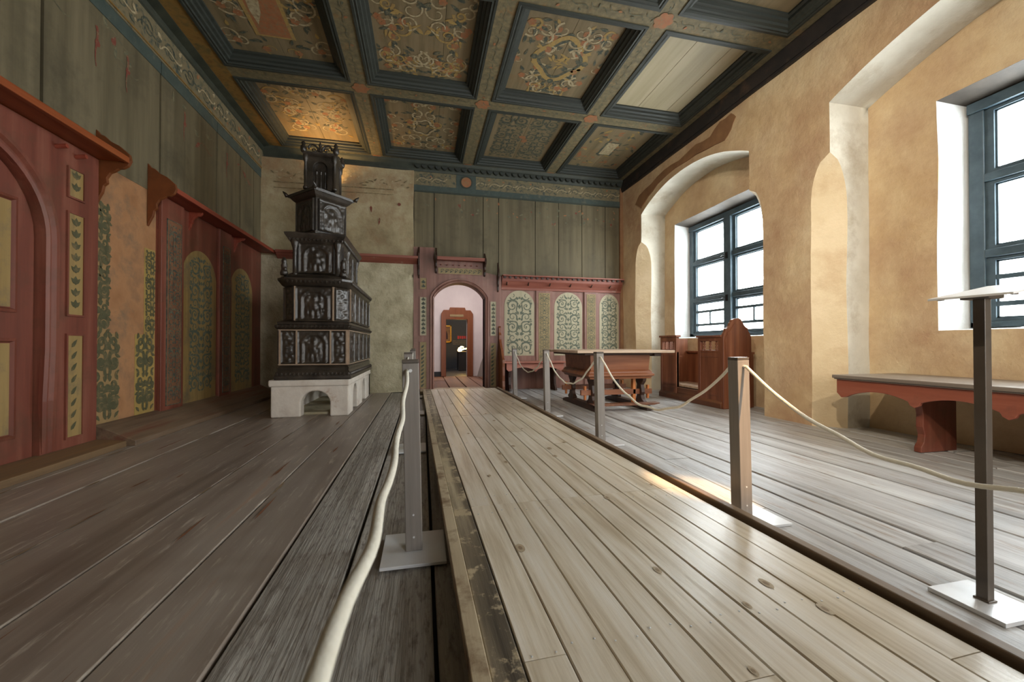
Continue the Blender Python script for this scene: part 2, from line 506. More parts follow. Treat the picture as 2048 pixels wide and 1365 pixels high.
def arabesque(u0, u1, v0, v1, unit=0.34, t=0.016, seed=0, mi=1, dense=True):
    """symmetric strapwork of C-scrolls, leaves and lozenges filling a tall panel"""
    rng = random.Random(seed)
    w = (u1 - u0) / 2
    uc = (u0 + u1) / 2
    out = []
    n = max(1, round((v1 - v0) / unit))
    h = (v1 - v0) / n
    for k in range(n):
        v = v0 + k * h
        E = []
        fl = 1 if k % 2 == 0 else -1
        r = min(0.44 * w, 0.30 * h)
        c1 = (uc + 0.52 * w, v + 0.30 * h)
        E += stroke(spiral(c1[0], c1[1], r, pi * 0.9, 1.35, -fl, 20), t * 1.25, t * 0.6, mi)
        E += dot(c1[0], c1[1], t * 0.85, mi)
        c2 = (uc + 0.50 * w, v + 0.78 * h)
        E += stroke(spiral(c2[0], c2[1], r * 0.72, -pi * 0.9, 1.2, fl, 16), t * 1.15, t * 0.5, mi)
        E += stroke(bez((uc + 0.04 * w, v), (uc + 0.5 * w, v + 0.02 * h), (uc - 0.1 * w, v + 0.45 * h), (uc + 0.3 * w, v + 0.55 * h)), t * 0.9, t * 1.3, mi)
        E += stroke(bez((uc + 0.3 * w, v + 0.55 * h), (uc + 0.8 * w, v + 0.6 * h), (uc + 0.9 * w, v + 0.5 * h), (uc + 0.93 * w, v + 0.62 * h)), t * 1.2, t * 0.5, mi)
        E += leaf(uc + 0.86 * w, v + 0.02 * h, 0.24 * w, t * 2.2, pi * 0.75, mi)
        E += leaf(uc + 0.90 * w, v + 0.50 * h, 0.26 * w, t * 2.2, -pi * 0.65, mi)
        E += leaf(uc + 0.12 * w, v + 0.60 * h, 0.26 * w, t * 2.0, pi * 0.35, mi)
        E += leaf(uc + 0.02 * w, v + 0.93 * h, 0.36 * w, t * 2.0, pi * 0.08, mi)
        if dense:
            E += leaf(uc + 0.60 * w, v + 0.53 * h, 0.2 * w, t * 2.2, pi * 0.1, mi)
            E += leaf(uc + 0.9 * w, v + 0.97 * h, 0.3 * w, t * 2.0, pi * 1.1, mi)
            E += dot(uc + 0.82 * w, v + 0.66 * h, t, mi)
        out += mirror(E, uc)
        out += [([(uc, v + 0.16 * h), (uc + 0.13 * w, v + 0.27 * h), (uc, v + 0.40 * h), (uc - 0.13 * w, v + 0.27 * h)], mi)]
        out += dot(uc, v + 0.70 * h, t * 1.1, mi)
    return out


def clip(els, ok):
    return [(p, m) for p, m in els if ok(sum(a for a, b in p) / len(p), sum(b for a, b in p) / len(p))]


def lay(mb, els, fn):
    """lay brush strokes on a surface; later colours lie a hair above earlier ones"""
    a, b, c = (Vector(fn(*q)) for q in ((0, 0), (1, 0), (0, 1)))
    ax = [i for i in range(3) if abs((b - a)[i]) < 1e-9 and abs((c - a)[i]) < 1e-9][0]
    sg = {0: 1, 1: -1, 2: -1}[ax] if a[ax] < 6.0 or ax else 1
    if ax == 2 and a[2] < 1.0:
        sg = 1
    for idx, (p, m) in enumerate(els):
        k = idx % 61 + m * 3
        pts = []
        for u, v in p:
            q = list(fn(u, v))
            q[ax] += sg * k * 3.5e-5
            pts.append(q)
        mb.add(pts, [tuple(range(len(p)))], m)


def arch_pts(u0, u1, zs, zt, n=18):
    """points of a round/segmental arch from (u1,zs) over the top to (u0,zs)"""
    c = (u0 + u1) / 2
    hw = (u1 - u0) / 2
    rise = zt - zs
    if rise >= hw * 0.98:
        return [(c + hw * cos(pi * i / n), zs + rise * sin(pi * i / n)) for i in range(n + 1)]
    R = (hw * hw + rise * rise) / (2 * rise)
    zc = zt - R
    a = math.asin(hw / R)
    return [(c + R * sin(a - 2 * a * i / n), zc + R * cos(a - 2 * a * i / n)) for i in range(n + 1)]


def in_arch(u0, u1, zs, zt, m=0.015):
    c, hw = (u0 + u1) / 2, (u1 - u0) / 2
    return lambda u, v: abs(u - c) < hw - m and (v < zs or ((u - c) / (hw - m)) ** 2 + ((v - zs) / (zt - zs - m)) ** 2 < 1)
# ================================================================ THE ROOM
XL, XR, YR, YN = -2.65, 4.0, 7.5, -4.6
ZB = 4.19          # underside of the ceiling beams
random.seed(5)


def planks(mb, x0, x1, y0, y1, w, gap=0.006, top=0.0, th=0.05, jit=0.003, mi=0, seed=1, lmin=2.4, lmax=5.0):
    rng = random.Random(seed)
    x = x0
    while x < x1 - 0.02:
        ww = min(w * rng.uniform(0.82, 1.2), x1 - x)
        if x1 - x - ww < w * 0.4:
            ww = x1 - x
        y = y0 - rng.uniform(0, 2.0)
        while y < y1:
            l = rng.uniform(lmin, lmax)
            a, b = max(y, y0), min(y + l, y1)
            if b - a > 0.05:
                dz = rng.uniform(-jit, jit)
                c = 0.004
                X0, X1, A, B = x + gap / 2, x + ww - gap / 2, a + gap / 3, b - gap / 3
                z = top + dz
                pr = [(X0, z - th), (X0, z - c), (X0 + c, z), (X1 - c, z + rng.uniform(-jit, jit) * 0.5), (X1, z - c), (X1, z - th)]
                n = max(1, int((B - A) / 0.6))
                wob = [rng.uniform(-0.0012, 0.0012) for _ in range(n + 1)]
                mb.loft([[(px + wob[k], A + (B - A) * k / n, pz + wob[k] * 0.6) for px, pz in pr] for k in range(n + 1)], mi)
            y += l
        x += ww


# floor: smooth brown boards on the left, rough grey boards in the middle, weathered boards on the right
fl = M()
fl.box(XL - 0.1, 4.7, YN, YR + 0.2, -0.09, -0.045, 3)
planks(fl, XL, -0.55, YN, YR, 0.33, 0.007, 0.0, mi=0, seed=3, lmin=30, lmax=40)
planks(fl, -0.55, 1.25, YN, YR, 0.30, 0.014, -0.004, jit=0.004, mi=1, seed=4, lmin=30, lmax=40)
planks(fl, 1.25, 4.6, YN, YR, 0.24, 0.010, 0.0, jit=0.004, mi=2, seed=8, lmin=3, lmax=7)
els = []
rng = random.Random(14)
jx_ = sorted(set(round(v[0], 3) for v in fl.v if -2.6 < v[0] < -0.6))
jl = []
for v in jx_:
    if not jl or v - jl[-1] > 0.1:
        jl.append(v)
for k in range(34):                                   # pale chipped edges and orange streaks in the boards
    xx, yy = rng.choice(jl) + rng.uniform(0.008, 0.02), rng.uniform(0.9, 5.5)
    l_, w_ = rng.uniform(0.08, 0.4), rng.uniform(0.006, 0.022)
    n_ = 9
    pts = [(xx, yy + l_ * i / n_) for i in range(n_ + 1)] + [(xx + w_ * sin(pi * i / n_) * rng.uniform(0.5, 1), yy + l_ * i / n_) for i in range(n_ - 1, 0, -1)]
    els += [(pts, 4)]
for k in range(20):
    xx, yy = rng.uniform(-2.2, -0.6), rng.uniform(0.9, 4.6)
    els += leaf(xx, yy, rng.uniform(0.1, 0.5), rng.uniform(0.006, 0.014), pi / 2 + rng.uniform(-0.04, 0.04), 5)
lay(fl, els, lambda u, v: (u, v, 0.0052))
struct(fl.build('floor', [P['plank_l'], P['plank_g'], P['plank_r'], P['slot'], mat('chipped_bare_wood', [(150, 130, 100), (122, 106, 86)], nscale=40), mat('orange_streak', [(140, 88, 54), (112, 84, 64)], nscale=30)]))

# ---- wall on the left
wl = M()
wl.box(XL - 0.2, XL - 0.02, YN, YR + 0.2, 0, 4.45, 1)
jn = [YN, -2.2, -0.9, 0.4, 1.7, 2.55, 3.474, 4.778, 5.93, 6.614, 7.098, YR]
for a, b in zip(jn, jn[1:]):
    wl.box(XL - 0.02, XL, a + 0.013, b - 0.013, 2.38, 4.1, 0)
wl.box(XL - 0.02, XL - 0.004, 3.9, 4.9, 0.1, 2.42, 2)
wall_left = struct(wl.build('wall_left', [P['board_z'], P['slot'], P['tan_wall'], P['o_dark']]))

# painted frieze, band and cornice on the left
t = M()
t.box(XL, XL + 0.012, YN, YR, 3.78, 4.13, 0)
t.box(XL, XL + 0.02, YN, YR, 3.80, 3.815, 1)
t.prism([(XL, 4.10), (XL + 0.03, 4.12), (XL + 0.045, 4.14), (XL + 0.05, 4.165), (XL + 0.14, 4.185), (XL + 0.14, 4.30), (XL, 4.30)], 'y', YN, YR, 2)
els = []
rng = random.Random(4)
y = YN
while y < YR - 0.3:
    s_ = 1 if rng.random() < 0.5 else -1
    els += stroke(spiral(y + 0.16, 3.955, 0.10, pi * 1.1, 1.4, s_, 16), 0.022, 0.010, 3)
    els += stroke(bez((y, 3.90), (y + 0.1, 4.08), (y + 0.25, 3.84), (y + 0.36, 3.98)), 0.014, 0.02, rng.choice([3, 4, 4]))
    els += leaf(y + 0.26, 3.9, 0.09, 0.05, rng.uniform(-1, 1), 3) + leaf(y + 0.3, 4.03, 0.08, 0.045, rng.uniform(-1, 1), rng.choice([3, 4, 5]))
    els += dot(y + 0.34, 3.9, 0.018, rng.choice([4, 5]))
    y += 0.36
lay(t, els, lambda u, v: (XL + 0.0145, u, v))
struct(t.build('trim_1', [P['frieze'], P['beam_ochre'], P['dark_mould'], P['o_dark'], P['o_cream'], P['o_orange']]), 'painted frieze and green cornice along the top of the left wall')
t = M()
for a, b in ((YN, 3.474), (3.474, 4.778), (4.778, 5.93), (5.93, YR)):
    t.box(XL, XL + 0.006, a + 0.006, b - 0.006, 3.646, 3.78, 0)
t.box(XL, XL + 0.005, YN, 4.0, 2.38, 2.52, 0)
t.box(XL, XL + 0.005, 4.6, YR, 2.38, 2.52, 0)
els = []
rng = random.Random(11)
for i in range(30):
    yy = rng.uniform(1.5, 7.3)
    zz = rng.uniform(3.28, 3.62)
    m_ = rng.choice([1, 1, 1, 2])
    els += leaf(yy, zz, rng.uniform(0.06, 0.14), rng.uniform(0.03, 0.06), rng.uniform(0, 6.28), m_)
    if rng.random() < 0.4:
        els += stroke(bez((yy, zz), (yy + 0.1, zz + 0.1), (yy + 0.2, zz - 0.1), (yy + 0.3, zz)), 0.008, 0.004, m_)
for yy in (3.15, 3.95, 4.3, 5.2, 6.2):
    els += stroke(bez((yy, 3.5), (yy + 0.04, 3.4), (yy - 0.04, 3.3), (yy, 3.16)), 0.03, 0.008, 2) + dot(yy + 0.01, 3.36, 0.03, 2)
lay(t, els, lambda u, v: (XL + 0.0015, u, v))
P['o_faint'] = mat('faded_green_brushwork', [(92, 92, 72), (78, 84, 70)], nscale=20, wear=(122, 114, 86), wear_scale=24, wear_amt=(0.45, 0.6))
P['o_red'] = mat('faded_red_brushwork', [(112, 48, 40), (124, 70, 52)], nscale=20, wear=(122, 110, 82), wear_scale=24, wear_amt=(0.5, 0.62))
struct(t.build('trim_2', [P['band'], P['o_faint'], P['o_red']]), 'blue green bands and faded sprays painted on the left wall boards')

# ---- rear wall
wr = M()
# masonry around the doorway
OL, OR, OC = 0.197, 1.131, 0.664
for (a, b, c, d) in ((XL, OL, 0, 4.45), (OR, 4.6, 0, 4.45), (OL, OR, 2.0, 4.45)):
    wr.box(a, b, YR, YR + 0.14, c, d, 1)
jx = [-0.168, 0.195, 1.111, 1.41, 2.139, 2.62, 3.112, 3.62, 3.93]
for a, b in zip(jx, jx[1:]):
    wr.box(a + 0.006, b - 0.006, YR - 0.02, YR, 2.0 if b > 1.2 else 2.15, 3.72, 0)
wr.box(3.93, 4.0, YR - 0.06, YR, 0, 4.05, 2)
els = []
rng = random.Random(21)
for i in range(60):
    xx = rng.uniform(0.0, 3.85)
    zz = rng.uniform(3.25, 3.6)
    m_ = rng.choice([3, 3, 4, 5])
    els += leaf(xx, zz, rng.uniform(0.03, 0.09), rng.uniform(0.02, 0.045), rng.uniform(0, 6.28), m_)
lay(wr, els, lambda u, v: (u, YR - 0.0215, v))
wall_rear = struct(wr.build('wall_rear', [P['board_z'], P['slot'], P['stain'], P['o_faint'], P['o_red'], P['o_orange']]))

t = M()
t.box(-0.168, 3.93, YR - 0.035, YR - 0.02, 3.78, 4.03, 0)
t.box(-0.168, 3.93, YR - 0.045, YR - 0.02, 3.66, 3.78, 1)
t.box(-0.168, 3.93, YR - 0.05, YR - 0.02, 3.665, 3.68, 2)
t.prism([(YR, 4.03), (YR - 0.05, 4.03), (YR - 0.06, 4.06), (YR - 0.13, 4.15), (YR - 0.15, 4.19), (YR - 0.15, 4.3), (YR, 4.3)], 'x', XL, 3.96, 2)
els = []
rng = random.Random(9)
x = -0.12
while x < 3.75:
    if not (0.5 < x + 0.15 < 1.05):
        s_ = 1 if rng.random() < 0.5 else -1
        els += stroke(spiral(x + 0.12, 3.9, 0.075, pi * 1.1, 1.4, s_, 14), 0.018, 0.008, 3)
        els += stroke(bez((x, 3.85), (x + 0.1, 4.02), (x + 0.2, 3.8), (x + 0.28, 3.93)), 0.012, 0.016, 4)
        els += leaf(x + 0.2, 3.85, 0.07, 0.035, rng.uniform(-1, 1), 3) + leaf(x + 0.24, 3.97, 0.06, 0.03, rng.uniform(-1, 1), rng.choice([3, 4, 5]))
    x += 0.27
lay(t, els, lambda u, v: (u, YR - 0.0365, v))
t.lathe([(0.001, 0)], (0, 0, 0), 3) if False else None
ring = [(0.787 + 0.12 * cos(a * pi / 12), 3.9 + 0.12 * sin(a * pi / 12)) for a in range(24)]
t.box(0.60, 0.97, YR - 0.038, YR - 0.03, 3.78, 4.03, 1)
t.prism(ring, 'y', YR - 0.045, YR - 0.03, 2)
t.prism([(0.787 + (x_ - 0.787) * 0.78, 3.9 + (z_ - 3.9) * 0.78) for x_, z_ in ring], 'y', YR - 0.05, YR - 0.03, 5)
# scalloped edge along the cornice
x = -0.1
while x < 3.9:
    sc_ = [(x + 0.05 * cos(a * pi / 8), 4.115 - 0.055 * sin(a * pi / 8)) for a in range(9)]
    t.prism(sc_, 'y', YR - 0.14, YR - 0.09, 6)
    x += 0.12
struct(t.build('trim_3', [P['frieze'], P['band'], P['dark_mould'], P['o_dark'], P['o_cream'], P['o_orange'], P['coffer_blue']]),
       'painted frieze with an orange roundel and scalloped cornice on the rear wall')

# plastered chimney breast in the rear left corner
br = M()
XB = -0.17
YB = YR - 0.12
br.grid(lambda a, b: (XL + (XB - XL) * a, YB, 2.36 * b), 26, 26, 1)
br.grid(lambda a, b: (XL + (XB - XL) * a, YB, 2.36 + (4.0 - 2.36) * b), 26, 20, 0)
br.grid(lambda a, b: (XB, YB + 0.12 * a, 4.0 * b), 2, 46, 0)
br.grid(lambda a, b: (XL + (XB - XL) * a, YB + 0.12 * b, 4.0), 26, 2, 0)
o = br.build('wall_chimney_breast', [P['breast'], P['breast_low']], smooth='auto', weld=True, disp=(0.014, 1.6), angle=50)
struct(o)
q = M()
els = []
rng = random.Random(2)
for i in range(46):
    xx = XL + 0.15 + i * 0.05
    els += leaf(xx, 3.72 + rng.uniform(-0.07, 0.07), rng.uniform(0.05, 0.1), rng.uniform(0.015, 0.03), rng.uniform(-0.9, 0.9), rng.choice([0, 0, 1]))
els += [([(XL + 0.2, 3.60), (XB - 0.35, 3.62), (XB - 0.35, 3.605), (XL + 0.2, 3.585)], 0)]
els += [([(XL + 0.2, 3.50), (XB - 0.35, 3.53), (XB - 0.35, 3.52), (XL + 0.2, 3.49)], 0)]
els += dot(-0.42, 3.36, 0.03, 2) + leaf(-0.9, 3.3, 0.12, 0.04, -1.5, 2) + leaf(-0.75, 3.1, 0.14, 0.03, -1.7, 2)
lay(q, els, lambda u, v: (u, YB - 0.022, v))
q.build('painted_remains', [mat('faded_brown_brushwork', [(104, 92, 66), (120, 106, 78)], nscale=20, wear=(146, 130, 98), wear_scale=18, wear_amt=(0.45, 0.6)), P['o_cream'], P['o_red']], parent=o)

# ---- wall behind the viewer, with two daylight openings
wn = M()
for (a, b, c, d) in ((XL - 0.2, 2.15, 0, 4.45), (3.65, 4.9, 0, 4.45), (2.15, 3.65, 0, 1.0), (2.15, 3.65, 3.2, 4.45)):
    wn.box(a, b, YN - 0.1, YN, c, d)
struct(wn.build('wall_near', P['plaster']))

# ---- window wall on the right with deep arched niches
NI = [(5.49, 1.27), (1.8, 1.40)]
DEP = 4.5


def cz(z):
    z1, zc, c = 2.30, 2.79, 0.21
    if z <= z1:
        return c
    if z >= zc:
        return 0.0
    return c * sqrt(max(0, 1 - ((z - z1) / (zc - z1)) ** 2))


def az(y, n):
    cy_, hw = n
    return 3.30 + 0.33 * (1 - ((y - cy_) / hw) ** 2)


w = M()
zz_ = [i * 2.3 / 14 for i in range(15)] + [2.3 + 0.49 * i / 8 for i in range(1, 9)] + [2.95, 3.12, 3.30]
zt_ = [3.30, 3.48, 3.66, 3.85, 4.05, 4.25]
edges = sorted([(n[0] - n[1], n[0] + n[1]) for n in NI])
piers = []
prev = (YN, False)
for a, b in edges:
    piers.append((prev[0], prev[1], a, True))
    prev = (b, True)
piers.append((prev[0], prev[1], YR + 0.02, False))
for a, ca, b, cb in piers:
    nu = max(3, int((b - a) / 0.14))
    rows = zz_ + zt_[1:]
    V = []
    for z in rows:
        ya = a + (cz(z) if ca else 0)
        yb = b - (cz(z) if cb else 0)
        V.append([(XR, ya + (yb - ya) * i / nu, z) for i in range(nu + 1)])
    for r in range(len(rows) - 1):
        for i in range(nu):
            w.quad(V[r][i], V[r][i + 1], V[r + 1][i + 1], V[r + 1][i], 0)
    for edge, has, sg in ((a, ca, 1), (b, cb, -1)):
        if not has:
            continue
        for r in range(len(zz_) - 1):
            z0, z1 = zz_[r], zz_[r + 1]
            c0, c1 = cz(z0), cz(z1)
            for k in range(2):                    # chamfer between wall face and jamb
                f0, f1 = k / 2, (k + 1) / 2
                if c0 > 0:
                    w.quad((XR + c0 * f0, edge + sg * c0 * (1 - f0), z0), (XR + c0 * f1, edge + sg * c0 * (1 - f1), z0),
                           (XR + c1 * f1, edge + sg * c1 * (1 - f1), z1), (XR + c1 * f0, edge + sg * c1 * (1 - f0), z1), 1)
            for k in range(4):                    # jamb
                x00, x01 = [XR + c0 + (DEP - XR - c0) * f / 4 for f in (k, k + 1)]
                x10, x11 = [XR + c1 + (DEP - XR - c1) * f / 4 for f in (k, k + 1)]
                w.quad((x00, edge, z0), (x01, edge, z0), (x11, edge, z1), (x10, edge, z1), 2)
EH, EZ0, EZ1 = 1.02, 0.97, 3.05
WC = []
for n in NI:
    cy_, hw = n
    wc = {5.49: 5.44, 1.8: 1.62}.get(cy_, cy_)
    WC.append(wc)
    nu = 26
    for i in range(nu):
        y0, y1 = cy_ - hw + 2 * hw * i / nu, cy_ - hw + 2 * hw * (i + 1) / nu
        for k in range(5):
            z00, z01 = [az(y0, n) + (4.25 - az(y0, n)) * f / 5 for f in (k, k + 1)]
            z10, z11 = [az(y1, n) + (4.25 - az(y1, n)) * f / 5 for f in (k, k + 1)]
            w.quad((XR, y0, z00), (XR, y1, z10), (XR, y1, z11), (XR, y0, z01), 0)
        for k in range(5):
            x0, x1 = XR + (DEP - XR) * k / 5, XR + (DEP - XR) * (k + 1) / 5
            w.quad((x0, y0, az(y0, n)), (x1, y0, az(y0, n)), (x1, y1, az(y1, n)), (x0, y1, az(y1, n)), 2)
    ys = [cy_ - hw + (wc - EH - cy_ + hw) * i / 3 for i in range(4)] + [wc - EH + 2 * EH * i / 10 for i in range(1, 11)] + \
         [wc + EH + (cy_ + hw - wc - EH) * i / 3 for i in range(1, 4)]
    for y0, y1 in zip(ys, ys[1:]):
        zs = [0, 0.24, 0.49, 0.73, EZ0, 1.4, 1.8, 2.2, 2.6, EZ1]
        for z0, z1 in zip(zs, zs[1:]):
            if z0 >= EZ0 - 1e-6 and y0 >= wc - EH - 1e-6 and y1 <= wc + EH + 1e-6:
                continue
            w.quad((DEP, y0, z0), (DEP, y1, z0), (DEP, y1, z1), (DEP, y0, z1), 0)
        w.quad((DEP, y0, EZ1), (DEP, y1, EZ1), (DEP, y1, az(y1, n)), (DEP, y0, az(y0, n)), 0)
    # splayed embrasure
    A = [(wc - EH, EZ0), (wc + EH, EZ0), (wc + EH, EZ1), (wc - EH, EZ1)]
    B = [(wc - 0.95, 1.0), (wc + 0.95, 1.0), (wc + 0.95, 2.99), (wc - 0.95, 2.99)]
    for k in range(4):
        a0, a1, b0, b1 = A[k], A[(k + 1) % 4], B[k], B[(k + 1) % 4]
        w.grid(lambda s, t_: tuple((1 - t_) * ((1 - s) * p + s * q_) + t_ * ((1 - s) * r_ + s * u_) for p, q_, r_, u_ in
                                   ((DEP, DEP, 4.86, 4.86), (a0[0], a1[0], b0[0], b1[0]), (a0[1], a1[1], b0[1], b1[1]))), 10, 3, 4 if k == 2 else 3)
# solid masonry behind the plaster faces
for a, ca, b, cb in piers:
    w.box(4.27, 4.9, a + 0.05, b - 0.05, -0.02, 4.45, 0)
for n, wc in zip(NI, WC):
    cy_, hw = n
    w.box(XR + 0.05, 4.9, cy_ - hw - 0.1, cy_ + hw + 0.1, 3.70, 4.45, 0)
    w.box(4.55, 4.9, cy_ - hw - 0.1, wc - EH - 0.04, -0.02, 3.75, 0)
    w.box(4.55, 4.9, wc + EH + 0.04, cy_ + hw + 0.1, -0.02, 3.75, 0)
    w.box(4.55, 4.9, cy_ - hw - 0.1, cy_ + hw + 0.1, -0.02, EZ0 - 0.04, 0)
    w.box(4.55, 4.9, cy_ - hw - 0.1, cy_ + hw + 0.1, EZ1 + 0.04, 3.75, 0)
w.box(XR + 0.03, 4.9, YN - 0.1, YR + 0.1, 4.22, 4.45, 0)
# bare brown patches above the first niche
pt = [(6.95, 3.55), (6.75, 3.42), (6.5, 3.55), (6.2, 3.66), (5.7, 3.72), (5.2, 3.71), (4.8, 3.66), (4.62, 3.63), (4.5, 3.72), (4.42, 3.84), (4.5, 3.93), (4.7, 3.93), (4.9, 3.82), (5.2, 3.86), (5.6, 3.80), (6.0, 3.82), (6.4, 3.74), (6.8, 3.68)]
o = w.build('wall_right', [P['plaster'], P['plaster_light'], P['plaster_grey'], P['plaster_white'], P['lintel']], smooth='auto', weld=True, disp=(0.014, 1.3), bevel=0.02, segs=3, angle=38)
wall_right = struct(o)
q = M()
rng = random.Random(3)
pt2 = []
for i, p in enumerate(pt):
    r_ = pt[(i + 1) % len(pt)]
    pt2.append(p)
    pt2.append(((p[0] + r_[0]) / 2 + rng.uniform(-0.02, 0.02), (p[1] + r_[1]) / 2 + rng.uniform(-0.015, 0.015)))
q.prism(pt2, 'x', XR - 0.012, XR + 0.01, 0)
q.build('bare_patch', P['stain'], parent=wall_right)

t = M()
t.box(XR - 0.05, XR + 0.02, YN, YR, 4.0, 4.19, 0)
t.box(XR - 0.035, XR + 0.02, YN, YR, 3.97, 4.0, 0)
struct(t.build('trim_4', mat('dark_stained_cornice', [(34, 34, 36), (52, 46, 44)], nscale=7, wear=(78, 62, 52), wear_scale=5, wear_amt=(0.55, 0.7), rough=(0.5, 0.7))), 'dark cornice board along the window wall')


# ---- windows
def window(i, wc):
    r = thing('window_%d' % i, (4.8, wc, 1.0), 'dark framed leaded window in a plastered niche', None)
    struct(r)
    z0, z1, hw = 1.0, 2.99, 0.95
    f = M()
    f.box(4.76, 4.86, wc - hw, wc - hw + 0.10, z0, z1); f.box(4.76, 4.86, wc + hw - 0.10, wc + hw, z0, z1)
    f.box(4.76, 4.86, wc - hw, wc + hw, z0, z0 + 0.05); f.box(4.74, 4.86, wc - hw, wc + hw, z1 - 0.09, z1)
    fr = f.build('frame', P['frame_dark'], r, bevel=0.006)
    f = M(); f.box(4.73, 4.86, wc - 0.075, wc + 0.075, z0 + 0.05, z1 - 0.09)
    f.build('mullion', P['frame_dark'], r, bevel=0.01)
    f = M()
    for z in (2.30, 1.64):
        f.box(4.755, 4.86, wc - hw + 0.1, wc - 0.075, z - 0.035, z + 0.035)
        f.box(4.755, 4.86, wc + 0.075, wc + hw - 0.1, z - 0.035, z + 0.035)
    f.build('transom', P['frame_dark'], r, bevel=0.006)
    for a, b in ((wc - hw + 0.1, wc - 0.075), (wc + 0.075, wc + hw - 0.1)):
        for c, d in ((2.335, z1 - 0.09), (1.675, 2.265), (z0 + 0.05, 1.605)):
            s = M(); e = 0.055
            s.box(4.78, 4.84, a, a + e, c, d); s.box(4.78, 4.84, b - e, b, c, d)
            s.box(4.78, 4.84, a + e, b - e, c, c + 0.03); s.box(4.78, 4.84, a + e, b - e, d - 0.03, d)
            sh = s.build('casement', P['frame_dark'], r)
            g = M(); g.quad((4.81, a + e, c), (4.81, b - e, c), (4.81, b - e, d), (4.81, a + e, d))
            g.build('pane', P['glass'], sh)
            k = M()
            if c < 1.2:
                for zz in (1.20, 1.43):
                    k.box(4.785, 4.825, a + e, b - e, zz - 0.02, zz + 0.02)
                k.box(4.79, 4.82, (a + b) / 2 - 0.015, (a + b) / 2 + 0.015, 1.2, 1.43)
            k.box(4.80, 4.815, a + e, a + e + 0.012, c + 0.03, d - 0.03); k.box(4.80, 4.815, b - e - 0.012, b - e, c + 0.03, d - 0.03)
            k.box(4.80, 4.815, a + e, b - e, c + 0.03, c + 0.042)
            if c < 1.2:
                k.box(4.80, 4.815, a + e, b - e, d - 0.042, d - 0.03)
            else:
                k.box(4.80, 4.815, a + e, b - e, d - 0.042, d - 0.03)
            k.build('leading', P['frame_dark'], sh)
    for zz in (1.6, 2.28):
        h = M(); h.box(4.715, 4.735, wc - 0.02, wc + 0.02, zz - 0.05, zz + 0.05); h.tube([(4.71, wc, zz), (4.70, wc + 0.06, zz + 0.01), (4.70, wc + 0.1, zz)], 0.006, 6)
        h.build('latch', P['iron'], r)


for i, wc in enumerate(WC):
    window(i + 1, wc)

# ---- coffered ceiling
BX = [-2.415, -0.80, 0.805, 2.41, 3.925]
BY = [7.41, 5.45, 3.63, 1.81, -0.01, -1.83, -3.65]
cb = M(); cb.box(XL - 0.2, 4.7, YN - 0.1, YR + 0.2, 4.45, 4.52)
ceiling = struct(cb.build('ceiling', P['dark_mould']))
for i, x in enumerate(BX):
    b = M(); hw = 0.1 if i < 4 else 0.075
    b.box(x - hw, x + hw, YN, YR, ZB, 4.44)
    els = []
    rng = random.Random(30 + i)
    y = 0.2
    while y < 7.2:
        if i not in (0, 4):
            els += stroke(bez((x - 0.05, y), (x + 0.08, y + 0.06), (x - 0.09, y + 0.14), (x + 0.04, y + 0.2)), 0.010, 0.006, 1)
            els += leaf(x + rng.uniform(-0.05, 0.05), y + 0.1, 0.05, 0.025, rng.uniform(0, 6.28), rng.choice([1, 1, 2]))
        y += 0.2
    lay(b, els, lambda u, v: (u, v, ZB - 0.0015))
    b.build('beam', [P['beam_ochre'] if i == 0 else P['beam'], P['o_faint'], P['o_orange']], parent=ceiling)
for j, y in enumerate(BY):
    b = M(); hw = 0.1
    for x0, x1 in zip(BX, BX[1:]):
        b.box(x0 + 0.1, x1 - (0.075 if x1 > 3.9 else 0.1), y - hw, y + hw, ZB - 0.0008 + 0.002, 4.44)
    els = []
    rng = random.Random(60 + j)
    x = -2.2
    while x < 3.8:
        els += stroke(bez((x, y - 0.05), (x + 0.06, y + 0.08), (x + 0.14, y - 0.09), (x + 0.2, y + 0.04)), 0.010, 0.006, 1)
        els += leaf(x + 0.1, y + rng.uniform(-0.05, 0.05), 0.05, 0.025, rng.uniform(0, 6.28), rng.choice([1, 1, 2]))
        x += 0.2
    for x in BX[1:4]:                                    # orange rosettes on the crossings
        for a in range(6):
            els += dot(x + 0.062 * cos(a * pi / 3), y + 0.062 * sin(a * pi / 3), 0.045, 2, 9)
        els += dot(x, y, 0.05, 2, 10)
    lay(b, els, lambda u, v: (u, v, ZB - 0.0035))
    b.build('beam', [P['beam'], P['o_faint'], P['o_orange']], parent=ceiling)

PROF = [(0, ZB + 0.02), (0, ZB - 0.012), (0.025, ZB - 0.012), (0.035, ZB - 0.004), (0.055, ZB - 0.008), (0.062, ZB + 0.012), (0.09, ZB + 0.018),
        (0.097, ZB + 0.04), (0.125, ZB + 0.05), (0.13, ZB + 0.075), (0.16, ZB + 0.085), (0.16, ZB + 0.13)]


